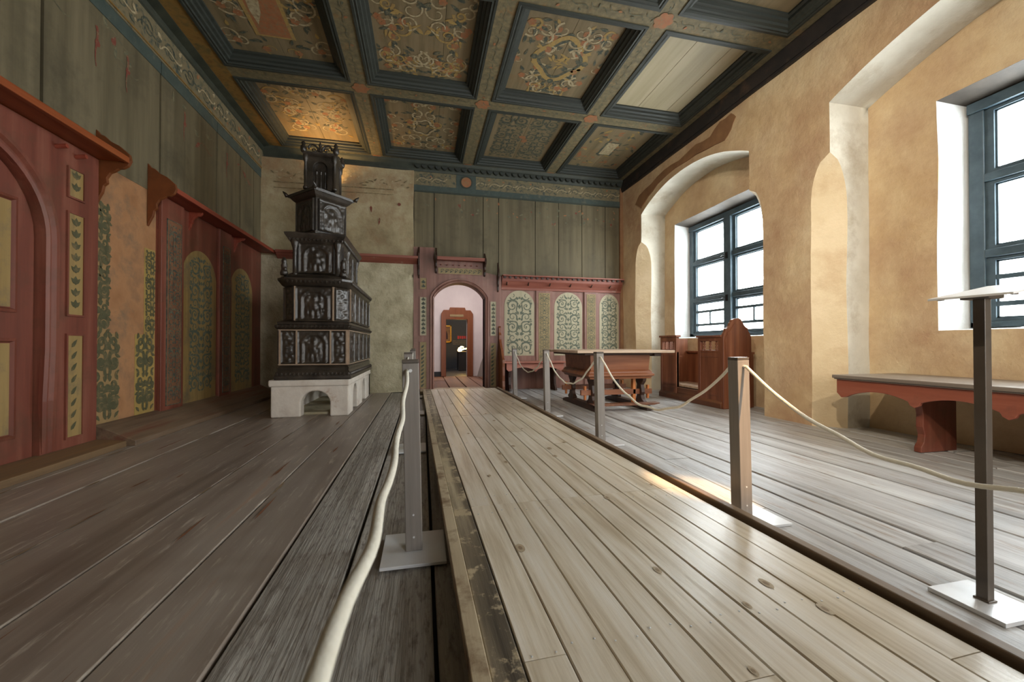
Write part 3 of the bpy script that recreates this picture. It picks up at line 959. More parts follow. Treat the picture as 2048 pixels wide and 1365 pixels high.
def scroll_fill(x0, x1, y0, y1, rng, kind):
    """mirror-symmetric painting of a coffer"""
    w, h = x1 - x0, y1 - y0
    cx_, cy_ = (x0 + x1) / 2, (y0 + y1) / 2
    E = []
    if kind in ('garland', 'ring', 'frame', 'bouquet', 'picture'):
        for k in range(20 if kind != 'ring' else 18):
            u = cx_ + rng.uniform(0.04, 0.47) * w
            v = cy_ + rng.uniform(-0.46, 0.46) * h
            d = sqrt(((u - cx_) / w) ** 2 + ((v - cy_) / h) ** 2)
            if kind in ('ring', 'bouquet') and d < 0.17:
                continue
            if kind == 'picture' and abs(u - cx_) < 0.19 * w and abs(v - cy_) < 0.28 * h:
                continue
            r = rng.uniform(0.07, 0.13)
            E += stroke(spiral(u, v, r, rng.uniform(0, 6.28), rng.uniform(0.8, 1.4), rng.choice([-1, 1]), 18), rng.uniform(0.02, 0.034), 0.01, rng.choice([2, 2, 2, 4]))
            for q in range(3):
                a = rng.uniform(0, 6.28)
                E += leaf(u + r * cos(a), v + r * sin(a), rng.uniform(0.07, 0.13), rng.uniform(0.03, 0.05), a + rng.uniform(-0.6, 0.6), rng.choice([1, 1, 1, 4]))
            if rng.random() < 0.55:
                for a in range(5):
                    E += dot(u + 0.026 * cos(a * 1.257) + r * 0.6, v + 0.026 * sin(a * 1.257), 0.023, 3)
        E = mirror(E, cx_)
    if kind == 'ring':
        for k in range(2):
            mi_, r_, wd = ((4, 0.27, 0.06), (1, 0.225, 0.04))[k]
            n = 48
            pts = [(cx_ + (r_ * w) * (1 + 0.10 * cos(4 * a * 2 * pi / n)) * cos(2 * pi * a / n), cy_ + (r_ * 0.95 * h) * (1 + 0.10 * cos(4 * a * 2 * pi / n)) * sin(2 * pi * a / n)) for a in range(n + 1)]
            E += stroke(pts, wd, wd, mi_)
        for a in range(4):
            an = a * pi / 2
            E += dot(cx_ + 0.30 * w * cos(an), cy_ + 0.30 * h * sin(an), 0.045, 1)
        for k in range(14):
            E += leaf(cx_ + rng.uniform(-0.08, 0.08) * w, cy_ + rng.uniform(-0.08, 0.08) * h, 0.1, 0.03, rng.uniform(0, 6.28), 4)
    if kind == 'bouquet':
        n = 40
        pts = [(cx_ + 0.15 * w * (1 + 0.12 * cos(10 * a * pi / n)) * cos(2 * pi * a / n), cy_ + 0.14 * h * (1 + 0.12 * cos(10 * a * pi / n)) * sin(2 * pi * a / n)) for a in range(n + 1)]
        E += stroke(pts, 0.03, 0.03, 2)
        E += stroke([(cx_ + (a - cx_) * 0.8, cy_ + (b - cy_) * 0.8) for a, b in pts], 0.01, 0.01, 1)
    if kind == 'arab':
        E += arabesque(x0 + 0.05, cx_ - 0.01, y0 + 0.06, y1 - 0.06, 0.42, 0.026, 5, 1)
        E += arabesque(cx_ + 0.01, x1 - 0.05, y0 + 0.06, y1 - 0.06, 0.42, 0.026, 6, 1)
        for k in range(9):
            E += dot(cx_ + rng.uniform(-0.06, 0.06), cy_ + rng.uniform(-0.08, 0.08), 0.04, 3)
    if kind == 'tablet':
        for k in range(60):
            E += leaf(x0 + rng.uniform(0.05, w - 0.05), y0 + rng.uniform(0.05, h - 0.05), rng.uniform(0.08, 0.16), rng.uniform(0.03, 0.06), rng.uniform(0, 6.28), rng.choice([1, 3, 3, 1, 4]))
        E += [([(cx_ - 0.1, cy_ - 0.2), (cx_ + 0.1, cy_ - 0.2), (cx_ + 0.1, cy_ + 0.2), (cx_ - 0.1, cy_ + 0.2)], 2)]
        E += stroke([(cx_ - 0.12, cy_ - 0.22), (cx_ + 0.12, cy_ - 0.22), (cx_ + 0.12, cy_ + 0.22), (cx_ - 0.12, cy_ + 0.22), (cx_ - 0.12, cy_ - 0.23)], 0.04, 0.04, 1)
        E += stroke(bez((cx_ + 0.14, cy_), (cx_ + 0.2, cy_ + 0.05), (cx_ + 0.24, cy_ - 0.05), (cx_ + 0.3, cy_)), 0.03, 0.01, 1)
    if kind == 'picture':
        a, b = 0.17 * w, 0.27 * h
        E += [([(cx_ - a, cy_ - b), (cx_ + a, cy_ - b), (cx_ + a, cy_ + b), (cx_ - a, cy_ + b)], 3)]
        E += stroke([(cx_ - a, cy_ - b), (cx_ + a, cy_ - b), (cx_ + a, cy_ + b), (cx_ - a, cy_ + b), (cx_ - a, cy_ - b)], 0.045, 0.045, 4)
        E += leaf(cx_ - 0.05, cy_ - 0.25, 0.45, 0.12, pi * 0.55, 2)
    if kind == 'smudge':
        for k in range(12):
            E += leaf(cx_ + rng.uniform(-0.3, 0.3), cy_ + rng.uniform(-0.3, 0.3), 0.2, 0.03, 2.2 + rng.uniform(-0.2, 0.2), 1)
    return E


KIND = {(0, 0): 'garland', (1, 0): 'bouquet', (2, 0): 'arab', (3, 0): 'tablet', (0, 1): 'picture', (1, 1): 'garland', (2, 1): 'ring', (3, 1): 'bare',
        (0, 2): 'garland', (1, 2): 'bouquet', (2, 2): 'garland', (3, 2): 'smudge'}
for j in range(len(BY) - 1):
    for i in range(len(BX) - 1):
        x0, x1 = BX[i] + 0.1, BX[i + 1] - (0.075 if i == 3 else 0.1)
        y1, y0 = BY[j] - 0.1, BY[j + 1] + 0.1
        f = M()
        cs = [(x0, y0, 1, 1), (x1, y0, -1, 1), (x1, y1, -1, -1), (x0, y1, 1, -1)]
        rings = [[(cx_ + sx * d, cy_ + sy * d, z) for cx_, cy_, sx, sy in cs] for d, z in PROF]
        f.loft(rings, 0, True, False)
        f.build('coffer_frame', P['coffer_blue'], parent=ceiling)
        kind = KIND.get((i, j), 'bouquet' if (i + j) % 2 else 'garland')
        p = M(); z = ZB + 0.105
        if kind == 'bare':
            xs = [x0 + 0.15, x0 + 0.52, x0 + 0.98, x1 - 0.15]
            for a, b in zip(xs, xs[1:]):
                p.box(a + 0.003, b - 0.003, y0 + 0.15, y1 - 0.15, z, z + 0.02)
            p.box(x0 + 0.15, x1 - 0.15, y0 + 0.15, y1 - 0.15, z + 0.021, z + 0.03, 1)
        else:
            xm = x0 + (x1 - x0) * (0.66 if i == 1 else 0.5)
            p.box(x0 + 0.15, xm - 0.002, y0 + 0.15, y1 - 0.15, z, z + 0.02)
            p.box(xm + 0.002, x1 - 0.15, y0 + 0.15, y1 - 0.15, z, z + 0.02)
            lay(p, scroll_fill(x0 + 0.17, x1 - 0.17, y0 + 0.17, y1 - 0.17, random.Random(100 + i * 7 + j), kind), lambda u, v: (u, v, z - 0.0015))
        p.build('coffer_panel', [P['panel_bare'] if kind == 'bare' else P['panel'], P['o_dark'], P['o_cream'], P['o_orange'], P['o_yellow']], parent=ceiling)
# ================================================================ WAINSCOT, DOORS, SHELVES (left wall)
def LW(d):
    return lambda u, v: (XL + d, u, v)


def RW(d):
    return lambda u, v: (u, YR - d, v)


# door in the left wall
d1 = struct(thing('door_1', (XL, 2.9, 0), 'red framed arched door with ochre panels in the left wall', None))
fr = M()
out = [(1.95, 0.07), (1.95, 2.38), (3.945, 2.38), (3.945, 0.07), (3.45, 0.07)] + arch_pts(2.35, 3.45, 1.6, 2.15) + [(2.35, 0.07)]
fr.prism(out, 'x', XL - 0.015, XL + 0.03)
door_frame = fr.build('door_frame', P['red_z'], d1)
# moulded architrave following the arch, worn at the foot
am = M()
path = [(3.45, 0.08), (3.45, 0.45), (3.45, 0.8), (3.45, 1.2)] + arch_pts(2.35, 3.45, 1.6, 2.15, 24) + [(2.35, 1.2), (2.35, 0.08)]
sec = [(0, 0.03), (0, 0.055), (0.02, 0.065), (0.035, 0.05), (0.05, 0.05), (0.065, 0.07), (0.09, 0.07), (0.10, 0.03)]
rings = []
for i, p in enumerate(path):
    a, b = path[max(0, i - 1)], path[min(len(path) - 1, i + 1)]
    dx, dy = b[0] - a[0], b[1] - a[1]
    l = sqrt(dx * dx + dy * dy)
    nx, ny = dy / l, -dx / l
    wv = 0.02 * sin(p[1] * 9) if p[1] < 0.7 else 0
    rings.append([(XL + h * (0.6 if p[1] < 0.3 else 1), p[0] + nx * q + wv, p[1] + ny * q) for q, h in sec])
am.loft(rings)
am.build('architrave', P['red_z'], d1)
for (y0, y1, z0, z1, kd) in ((3.655, 3.785, 1.98, 2.19, 0), (3.655, 3.79, 1.08, 1.85, 1), (3.655, 3.79, 0.15, 0.92, 2)):
    p = M()
    p.box(XL + 0.03, XL + 0.036, y0, y1, z0, z1, 0)
    for (a, b, c, d) in ((y0 - 0.014, y0, z0 - 0.014, z1 + 0.014), (y1, y1 + 0.014, z0 - 0.014, z1 + 0.014), (y0, y1, z0 - 0.014, z0), (y0, y1, z1, z1 + 0.014)):
        p.box(XL + 0.03, XL + 0.044, a, b, c, d, 2)
    els = []
    c = (y0 + y1) / 2
    z = z0 + 0.05
    while z < z1 - 0.06:
        if kd == 2:
            els += leaf(c - 0.03, z, 0.08, 0.03, 0.9, 1)
        else:
            els += leaf(c, z, 0.07, 0.045, pi / 2, 1) + leaf(c, z + 0.01, 0.06, 0.03, pi / 4, 1) + leaf(c, z + 0.01, 0.06, 0.03, 3 * pi / 4, 1)
        z += 0.09
    lay(p, els, LW(0.0375))
    p.build('ornament_panel', [P['ochre_panel'], P['o_deep'], P['red_z']], parent=door_frame)
# door leaf with two columns of panels
lf = M()
lo = [(3.44, 0.05)] + arch_pts(2.36, 3.44, 1.6, 2.14) + [(2.36, 0.05)]
lf.prism(lo, 'x', XL - 0.03, XL - 0.006)
leaf_ = lf.build('door_leaf', P['red_z'], d1)
for (y0, y1) in ((2.98, 3.275), (2.52, 2.80)):
    for (z0, z1) in ((1.10, 1.80), (0.26, 0.86)):
        p = M()
        sec = [(-0.035, -0.02), (-0.035, 0.012), (-0.015, 0.018), (-0.005, 0.0), (0.01, -0.012), (0.012, -0.018)]
        cs = [(y0, z0, 1, 1), (y1, z0, -1, 1), (y1, z1, -1, -1), (y0, z1, 1, -1)]
        p.loft([[(XL - 0.006 + h, a + sa * d, b + sb * d) for a, b, sa, sb in cs] for d, h in sec], 1, True, False)
        p.box(XL - 0.02, XL - 0.003, y0, y1, z0, z1, 0)
        p.build('door_panel', [P['ochre_panel'], P['red_z']], parent=leaf_)

# fixed boards with faded scrollwork between the door and the pilaster
t = M()
els = clip(arabesque(3.86, 4.13, 0.95, 2.05, 0.27, 0.030, 3), lambda u, v: u > 3.96)
els += arabesque(3.97, 4.24, 0.22, 0.95, 0.36, 0.034, 5)
els += clip(arabesque(4.57, 4.78, 0.95, 1.78, 0.22, 0.016, 4), lambda u, v: u < 4.715)
els += arabesque(4.45, 4.71, 0.22, 0.95, 0.36, 0.030, 6)
lay(t, [(p, 0) for p, m in els], LW(0.0))
t.box(XL - 0.004, XL - 0.0015, 3.95, 4.10, 0.17, 2.05, 1)
t.box(XL - 0.004, XL - 0.0015, 4.10, 4.24, 0.17, 0.95, 1)
t.box(XL - 0.004, XL - 0.0015, 4.56, 4.72, 0.17, 1.80, 2)
t.box(XL - 0.004, XL - 0.0015, 4.44, 4.56, 0.17, 0.95, 2)
tp = t.build('painted_scrollwork', [P['o_deep'], mat('faded_ochre_ground', [(156, 128, 84), (140, 112, 72)], nscale=5), mat('yellow_ground', [(168, 142, 76), (150, 122, 66)], nscale=5)], parent=wall_left)
for p_ in tp.data.polygons:
    pass

# wainscot beyond it
t5 = struct(thing('trim_5', (XL, 4.73, 0), 'red painted wainscot with arched panels on the left wall', None))
b = M(); b.box(XL - 0.015, XL + 0.01, 4.73, YB, 0.12, 2.38)
b.build('backboard', P['red_z'], t5)
for (y0, y1) in ((4.735, 5.125), (5.93, 6.26)):
    b = M(); b.box(XL + 0.01, XL + 0.045, y0, y1, 0.14, 2.38)
    pl = b.build('pilaster', P['red_z'], t5, bevel=0.004)
    s = M(); s.box(XL + 0.045, XL + 0.05, y0 + 0.085, y1 - 0.06, 0.22, 2.16, 0)
    els = arabesque(y0 + 0.1, y1 - 0.07, 0.26, 2.12, 0.2, 0.011, 8)
    lay(s, els, LW(0.0515))
    for c_, d_ in ((y0 + 0.08, y0 + 0.088), (y1 - 0.063, y1 - 0.055)):
        s.box(XL + 0.045, XL + 0.053, c_, d_, 0.215, 2.165, 1)
    for c_, d_ in ((0.212, 0.22), (2.16, 2.168)):
        s.box(XL + 0.045, XL + 0.053, y0 + 0.08, y1 - 0.055, c_, d_, 1)
    s.build('strip_panel', [mat('brown_strip', [(112, 70, 48), (134, 92, 62)], nscale=9), P['o_dark']], parent=pl)
for k, (y0, y1) in enumerate(((5.15, 5.90), (6.30, 7.02))):
    s = M()
    s.prism([(y1, 0.17)] + arch_pts(y0, y1, 1.66, 1.98) + [(y0, 0.17)], 'x', XL + 0.01, XL + 0.016, 0)
    els = clip(arabesque(y0 + 0.12, y1 - 0.08, 0.3, 1.95, 0.3, 0.02, 12 + k), in_arch(y0 + 0.05, y1 - 0.05, 1.6, 1.93))
    lay(s, els, LW(0.0175))
    s.build('arch_panel', [P['ochre_panel'], P['o_soft']], parent=t5)

# sloping plinth board at the foot of the left wall
b = M()
b.prism([(XL, 0), (XL + 0.30, 0), (XL + 0.30, 0.045), (XL + 0.27, 0.06), (XL + 0.015, 0.185), (XL, 0.185)], 'y', 3.955, YB)
struct(b.build('baseboard_left', wood('worn_plinth_board', [(90, 72, 58), (124, 104, 84), (112, 66, 50)], 'y', 0.35, rough=(0.35, 0.5), bump=0.4), bevel=0.006))
b = M()
b.prism([(XL, 0), (XL + 0.24, 0), (XL + 0.24, 0.05), (XL, 0.075)], 'y', YN, 3.95)
struct(b.build('trim_6', wood('door_sill', [(84, 62, 44), (118, 94, 66), (140, 106, 70)], 'y', 0.35, bump=0.4), bevel=0.006), 'low worn sill board in front of the left door')

# ---- wall shelves on the left
bprof = [(0, 0.24), (0.03, 0.20), (0.06, 0.19), (0.10, 0.15), (0.16, 0.12), (0.20, 0.085), (0.235, 0.05), (0.245, 0.0), (0.225, -0.045), (0.19, -0.07),
         (0.16, -0.075), (0.13, -0.10), (0.10, -0.115), (0.075, -0.16), (0.08, -0.20), (0.055, -0.225), (0.045, -0.28), (0.03, -0.31), (0, -0.38)]


def left_bracket(y, z=2.40, sc_=1.0, low=False, name='bracket', parent=None, m_=None):
    b = M()
    pr = [(XL + a * sc_, z + c * sc_) for a, c in bprof if (not low or c <= 0.0)]
    if low:
        pr = [(XL, z)] + pr
    b.prism([(p[0], p[1]) for p in pr], 'y', y, y + 0.03)
    return b.build(name, m_ or P['bracket'], parent, bevel=0.003)


s1 = thing('wall_shelf', (XL, 2.5, 2.4), 'orange brown wall shelf with a scrolled end bracket above the arched door', 'shelf')
b = M(); b.box(XL, XL + 0.235, 0.8, 3.955, 2.385, 2.41)
b.box(XL + 0.205, XL + 0.24, 0.8, 3.955, 2.375, 2.425)
b.build('board', P['orange_y'], s1, bevel=0.004)
left_bracket(3.955, parent=s1)
for yy in (3.55, 3.72):
    b = M(); b.tube([(XL + 0.03, yy, 2.30), (XL + 0.10, yy, 2.31)], 0.016, 8)
    b.build('peg', P['red_y'], s1)
s2 = thing('wall_shelf', (XL, 5.8, 2.4), 'red wall shelf above the arched panels, running into the rear left corner', 'shelf')
b = M(); b.box(XL, XL + 0.235, 4.62, YB - 0.01, 2.385, 2.41)
b.box(XL + 0.205, XL + 0.24, 4.62, YB - 0.01, 2.375, 2.425)
b.build('board', P['red_y'], s2, bevel=0.004)
left_bracket(4.59, parent=s2)
left_bracket(5.28, z=2.385, sc_=0.62, low=False if False else True, parent=s2, m_=P['red_y'])
left_bracket(6.4, z=2.385, sc_=0.62, low=True, parent=s2, m_=P['red_y'])

# ================================================================ REAR WALL JOINERY
s3 = thing('wall_shelf', (-1.3, YB, 2.38), 'narrow dark red rail shelf across the plastered chimney breast', 'shelf')
b = M(); b.box(XL + 0.26, -0.09, YB - 0.13, YB - 0.005, 2.385, 2.43)
b.prism([(YB - 0.005, 2.30), (YB - 0.05, 2.33), (YB - 0.11, 2.385), (YB - 0.005, 2.385)], 'x', XL + 0.26, -0.10)
b.build('board', P['red_x'], s3, bevel=0.004)

d2 = struct(thing('door_2', (OC, YR, 0), 'red round-arched doorway with painted ornament strips in the rear wall', None))
fr = M()
out = [(-0.168, 0.0), (-0.168, 2.62), (0.20, 2.62), (0.20, 2.40), (1.14, 2.40), (1.14, 2.2), (1.44, 2.14), (1.44, 0.0), (OR, 0.0)] + arch_pts(OL, OR, 1.72, 1.995) + [(OL, 0.0)]
fr.prism(out, 'y', YR - 0.13, YR - 0.02)
d2f = fr.build('door_frame', P['red_rear'], d2)
am = M()
path = [(OR, 0.0), (OR, 0.8)] + arch_pts(OL, OR, 1.72, 1.995, 24) + [(OL, 0.8), (OL, 0.0)]
sec = [(0, 0.0), (0, 0.03), (0.02, 0.04), (0.035, 0.02), (0.05, 0.035), (0.07, 0.035), (0.08, 0.0)]
rings = []
for i, p in enumerate(path):
    a, b_ = path[max(0, i - 1)], path[min(len(path) - 1, i + 1)]
    dx, dy = b_[0] - a[0], b_[1] - a[1]
    l = sqrt(dx * dx + dy * dy)
    nx, ny = dy / l, -dx / l
    rings.append([(p[0] + nx * q, YR - 0.13 - h, p[1] + ny * q) for q, h in sec])
am.loft(rings)
am.build('architrave', P['red_rear'], d2)
rv = M()
ap = [(OR, 0.0)] + arch_pts(OL, OR, 1.72, 1.995) + [(OL, 0.0)]
rv.loft([[(x_, YR - 0.10, z_) for x_, z_ in ap], [(x_, YR + 0.16, z_) for x_, z_ in ap]], 0, False, False)
rv.build('reveal', P['red_rear'], d2)
for (x0, x1, z0, z1, kd) in ((-0.05, 0.06, 1.86, 2.06, 0), (-0.05, 0.06, 1.02, 1.71, 1), (-0.05, 0.06, 0.06, 0.90, 2), (1.235, 1.34, 1.02, 1.66, 1), (1.235, 1.34, 0.06, 0.88, 2), (0.27, 1.08, 2.15, 2.26, 3)):
    p = M()
    p.box(x0, x1, YR - 0.136, YR - 0.13, z0, z1, 0)
    e = 0.012
    for (a, b_, c, d) in ((x0 - e, x0, z0 - e, z1 + e), (x1, x1 + e, z0 - e, z1 + e), (x0, x1, z0 - e, z0), (x0, x1, z1, z1 + e)):
        p.box(a, b_, YR - 0.142, YR - 0.13, c, d, 2)
    els = []
    c = (x0 + x1) / 2
    if kd == 3:
        x = x0 + 0.04
        while x < x1 - 0.04:
            els += stroke(spiral(x + 0.03, (z0 + z1) / 2, 0.035, 0, 1.1, 1, 10), 0.012, 0.006, 1) + leaf(x, z0 + 0.02, 0.06, 0.02, 0.8, 1)
            x += 0.085
    elif kd == 2:
        z = z0 + 0.03
        while z < z1 - 0.06:
            els += leaf(c - 0.04, z, 0.085, 0.035, 0.8, 1)
            z += 0.07
    else:
        z = z0 + 0.03
        while z < z1 - 0.06:
            els += leaf(c, z, 0.06, 0.05, pi / 2, 1) + leaf(c, z, 0.05, 0.025, pi / 5, 1) + leaf(c, z, 0.05, 0.025, 4 * pi / 5, 1)
            z += 0.075
    lay(p, els, RW(0.1375))
    p.build('ornament_panel', [P['strip'] if kd != 1 else P['pale_panel'], P['o_dark'], P['red_rear']], parent=d2f)


def rear_bracket(x, z, d, h1, h2, parent):
    b = M()
    pr = [(0, h1), (0.25, h1 * 0.75), (0.4, h1 * 0.6), (0.75, h1 * 0.35), (0.95, h1 * 0.15), (1.0, 0), (0.9, -h2 * 0.12), (0.65, -h2 * 0.22), (0.5, -h2 * 0.35), (0.45, -h2 * 0.55), (0.25, -h2 * 0.7), (0.2, -h2 * 0.9), (0, -h2)]
    b.prism([(YR - 0.13 - a * d, z + c) for a, c in pr], 'x', x, x + 0.03)
    return b.build('bracket', P['oak_dark'], parent, bevel=0.003)


s4 = thing('wall_shelf', (OC, YR, 2.4), 'short red shelf between dark brackets over the rear doorway', 'shelf')
b = M(); b.box(0.245, 1.105, YR - 0.29, YR - 0.13, 2.39, 2.42); b.box(0.245, 1.105, YR - 0.30, YR - 0.27, 2.375, 2.435)
b.build('board', P['red_x'], s4, bevel=0.003)
rear_bracket(0.215, 2.42, 0.19, 0.2, 0.27, s4)
rear_bracket(1.105, 2.38, 0.19, 0.18, 0.26, s4)
x = 0.32
while x < 1.08:
    b = M(); b.tube([(x, YR - 0.13, 2.31), (x, YR - 0.18, 2.315)], 0.009, 6); b.build('peg', P['red_x'], s4); x += 0.11
b = M()
b.prism([(YR - 0.13 - a, 2.35 + c) for a, c in ((0, 0.27), (0.05, 0.2), (0.10, 0.14), (0.11, 0.0), (0.09, -0.08), (0.05, -0.15), (0.04, -0.24), (0, -0.3))], 'x', -0.09, -0.06)
b.build('bracket', P['oak_dark'], s3, bevel=0.003)

# wainscot on the right of the rear doorway
t7 = struct(thing('trim_7', (2.7, YR, 0), 'red wainscot with three pale arched panels on the rear wall', None))
b = M(); b.box(1.44, 3.93, YR - 0.045, YR - 0.01, 0.0, 2.0); b.box(1.44, 2.14, YR - 0.06, YR - 0.045, 0.0, 0.62)
b.build('backboard', P['red_rear'], t7)
for (x0, x1, hx) in ((2.14, 2.48, 1), (3.14, 3.44, 1)):
    b = M(); b.box(x0, x1, YR - 0.075, YR - 0.045, 0.0, 2.0)
    pl = b.build('pilaster', P['red_rear'], t7, bevel=0.004)
    s = M(); s.box(x0 + 0.05, x1 - 0.06, YR - 0.08, YR - 0.075, 0.5, 1.86)
    els = arabesque(x0 + 0.06, x1 - 0.07, 0.52, 1.84, 0.19, 0.009, 3)
    lay(s, els, RW(0.0815))
    s.build('strip_panel', [P['strip'], P['o_faint']], parent=pl)
for k, (x0, x1, z0, zs, zt) in enumerate(((1.515, 2.11, 0.64, 1.60, 1.895), (2.515, 3.10, 0.64, 1.60, 1.885), (3.475, 3.90, 0.64, 1.62, 1.87))):
    s = M()
    s.prism([(x1, z0)] + arch_pts(x0, x1, zs, zt) + [(x0, z0)], 'y', YR - 0.051, YR - 0.045, 0)
    els = clip(arabesque(x0 + 0.03, x1 - 0.03, z0 + 0.03, zt - 0.02, 0.40 if k == 0 else 0.30, 0.022 if k == 0 else 0.019, 20 + k), in_arch(x0, x1, zs, zt, 0.045))
    lay(s, els, RW(0.0525))
    s.build('arch_panel', [P['pale_panel'], P['o_soft']], parent=t7)
    if k == 0:
        pass

s5 = thing('wall_shelf', (2.7, YR, 2.05), 'long red peg shelf above the three pale arched panels', 'shelf')
b = M()
b.box(1.45, 3.93, YR - 0.24, YR - 0.045, 2.14, 2.165)
b.prism([(YR - 0.05, 1.90), (YR - 0.085, 1.90), (YR - 0.09, 1.94), (YR - 0.15, 2.06), (YR - 0.17, 2.14), (YR - 0.05, 2.14)], 'x', 1.45, 3.93)
b.build('board', P['red_x'], s5, bevel=0.003)
for x in (1.55, 1.97, 2.40, 2.82, 3.26, 3.66):
    b = M(); b.tube([(x, YR - 0.12, 1.99), (x - 0.02, YR - 0.22, 2.02)], 0.012, 8); b.build('peg', P['oak_dark'], s5)
x = 1.48
while x < 3.9:
    b = M()
    b.box(x, x + 0.04, YR - 0.20, YR - 0.16, 2.105, 2.14)
    b.build('dentil', P['oak_dark'], s5)
    x += 0.105
rear_bracket(1.36, 2.16, 0.12, 0.24, 0.32, s5)

# ================================================================ THE PASSAGE AND THE ROOM BEYOND
f2 = M()
planks(f2, -1.2, 2.6, YR, 10.8, 0.33, 0.02, 0.0, jit=0.006, mi=0, seed=12)
f2.box(-1.2, 2.6, YR, 10.8, -0.09, -0.045, 1)
f2.box(-1.2, 4.4, 10.8, 14.6, -0.09, -0.002, 2)
struct(f2.build('floor', [P['door_old'], P['slot'], flat('dark_room_floor', (70, 66, 62), 0.4)]))
pw = M()
DL, DR, DT = 0.60, 1.165, 1.53
for (a, b_, c, d) in ((-1.2, DL, 0, 3.0), (DR, 2.6, 0, 3.0), (DL, DR, DT, 3.0)):
    pw.box(a, b_, 10.8, 10.95, c, d)
pw.box(-1.3, -1.2, YR + 0.14, 10.95, 0, 3.0); pw.box(1.95, 2.05, YR + 0.14, 10.95, 0, 3.0)
pw.box(-1.3, 2.7, YR + 0.14, 10.95, 3.0, 3.1)
struct(pw.build('wall_passage', P['white_wall']))
b = M(); b.box(-1.2, DL - 0.12, 10.77, 10.8, 0, 0.13)
struct(b.build('baseboard_passage', P['black']))
dw = M()
dw.box(-1.3, -1.2, 10.95, 14.6, 0, 2.6); dw.box(4.4, 4.5, 10.95, 14.6, 0, 2.6); dw.box(-1.3, 4.5, 14.5, 14.6, 0, 2.6); dw.box(-1.3, 4.5, 10.95, 14.6, 2.6, 2.7)
dw.box(2.7, 4.5, 10.85, 10.95, 0, 2.6)
struct(dw.build('wall_beyond', P['grey_wall']))
d3 = struct(thing('door_3', (0.88, 10.8, 0), 'brown door frame with clipped upper corners in the white passage wall', None))
b = M()
b.prism([(0.47, 0), (0.47, 1.68), (0.53, 1.78), (0.68, 1.78), (0.70, 1.85), (1.10, 1.85), (1.12, 1.78), (1.25, 1.78), (1.32, 1.68), (1.32, 0), (DR, 0), (DR, DT), (DL, DT), (DL, 0)], 'y', 10.70, 10.8)
d3f = b.build('door_frame', P['red_door'], d3, bevel=0.012)
b = M(); b.box(0.70, 1.06, 10.69, 10.70, 1.60, 1.66); b.build('label_rail', P['strip'], parent=d3f)
# glazed screen edge leaning from the right side of the passage
g = M(); g.prism([(1.62, 0.0), (1.40, 0.0), (1.50, 0.35), (1.60, 0.62), (1.62, 0.62)], 'y', 10.5, 10.53)
tag(g.build('grey_screen', flat('grey_screen_panel', (150, 142, 136), 0.5), loc=(1.55, 10.5, 0)), 'small grey slanting panel standing right of the inner passage door', 'panel')
# picture, display case, exhibit and text panel in the dark room
pc = thing('framed_picture', (0.72, 14.5, 1.3), 'small gilt framed picture lit on the dark wall beyond the passage', 'picture')
b = M()
for (x0, x1, z0, z1) in ((0.56, 0.61, 0.93, 1.55), (0.90, 0.95, 0.93, 1.55), (0.56, 0.95, 0.93, 0.98), (0.56, 0.95, 1.50, 1.55)):
    b.box(x0 + 0.05, x1 + 0.05, 14.44, 14.5, z0, z1)
b.build('frame', P['gold'], pc, bevel=0.006)
b = M(); b.box(0.66, 0.95, 14.47, 14.49, 0.98, 1.50, 0); b.prism([(0.74, 1.05), (0.88, 1.05), (0.86, 1.25), (0.83, 1.32), (0.80, 1.36), (0.77, 1.30), (0.75, 1.2)], 'y', 14.465, 14.47, 1)
b.build('canvas', [mat('warm_canvas', [(170, 130, 80), (120, 80, 50)], nscale=6), flat('dark_figure', (60, 30, 34), 0.6)], pc)
txr = thing('wall_text', (1.4, 14.5, 1.05), 'red heading with pale text lines on the dark wall beyond', 'wall text')
for k in range(5):
    tx = M()
    tx.box(1.22 + k * 0.075, 1.275 + k * 0.075, 14.495, 14.5, 1.06 + 0.012 * (k % 2), 1.17, 0)
    tx.build('red_letter', flat('red_letters', (196, 50, 50), 0.6), txr)
for k in range(3):
    x = 1.05
    rng = random.Random(k)
    while x < 1.85 - 0.1 * k:
        l = rng.uniform(0.05, 0.14)
        tx = M()
        tx.box(x, x + l, 14.495, 14.5, 0.98 - k * 0.055, 0.995 - k * 0.055)
        tx.build('pale_word', P['strip'], txr)
        x += l + 0.02
cs_ = thing('display_case', (1.45, 13.0, 0), 'dark display case with a lit top in the room beyond the passage', 'display case')
b = M(); b.box(1.12, 1.75, 12.9, 13.5, 0, 0.60); b.build('base', P['black'], cs_)
b = M(); b.box(1.10, 1.77, 12.88, 13.52, 0.60, 0.63); b.build('top_plate', P['steel_dark'], cs_)
ex = M()
ex.lathe([(0.02, 0), (0.06, 0.01), (0.075, 0.05), (0.05, 0.10), (0.03, 0.13)], (1.12 + 0.06, 13.1, 0.631), 10)
ex.tube([(1.2, 13.1, 0.68), (1.35, 13.1, 0.72), (1.5, 13.1, 0.74), (1.62, 13.1, 0.76)], 0.02, 8)
ex.tube([(1.18, 13.1, 0.74), (1.22, 13.1, 0.79), (1.3, 13.1, 0.77)], 0.02, 8)
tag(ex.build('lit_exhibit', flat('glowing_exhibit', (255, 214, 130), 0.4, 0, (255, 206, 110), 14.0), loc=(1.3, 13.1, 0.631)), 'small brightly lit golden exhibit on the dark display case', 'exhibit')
area('passage_lamp', (0.9, 9.3, 2.9), (0, 0, 0), 1.0, 0.6, 18.0, (1.0, 0.90, 0.86))
l = bpy.data.lights.new('case_spot', 'SPOT'); l.energy = 60; l.color = (1.0, 0.68, 0.34); l.spot_size = radians(80); l.shadow_soft_size = 0.05
o = bpy.data.objects.new('case_spot', l); COL.objects.link(o); o.location = (2.2, 12.6, 2.3); o.rotation_euler = Vector((-0.9, -1.5, -2.3)).to_track_quat('-Z', 'Y').to_euler()
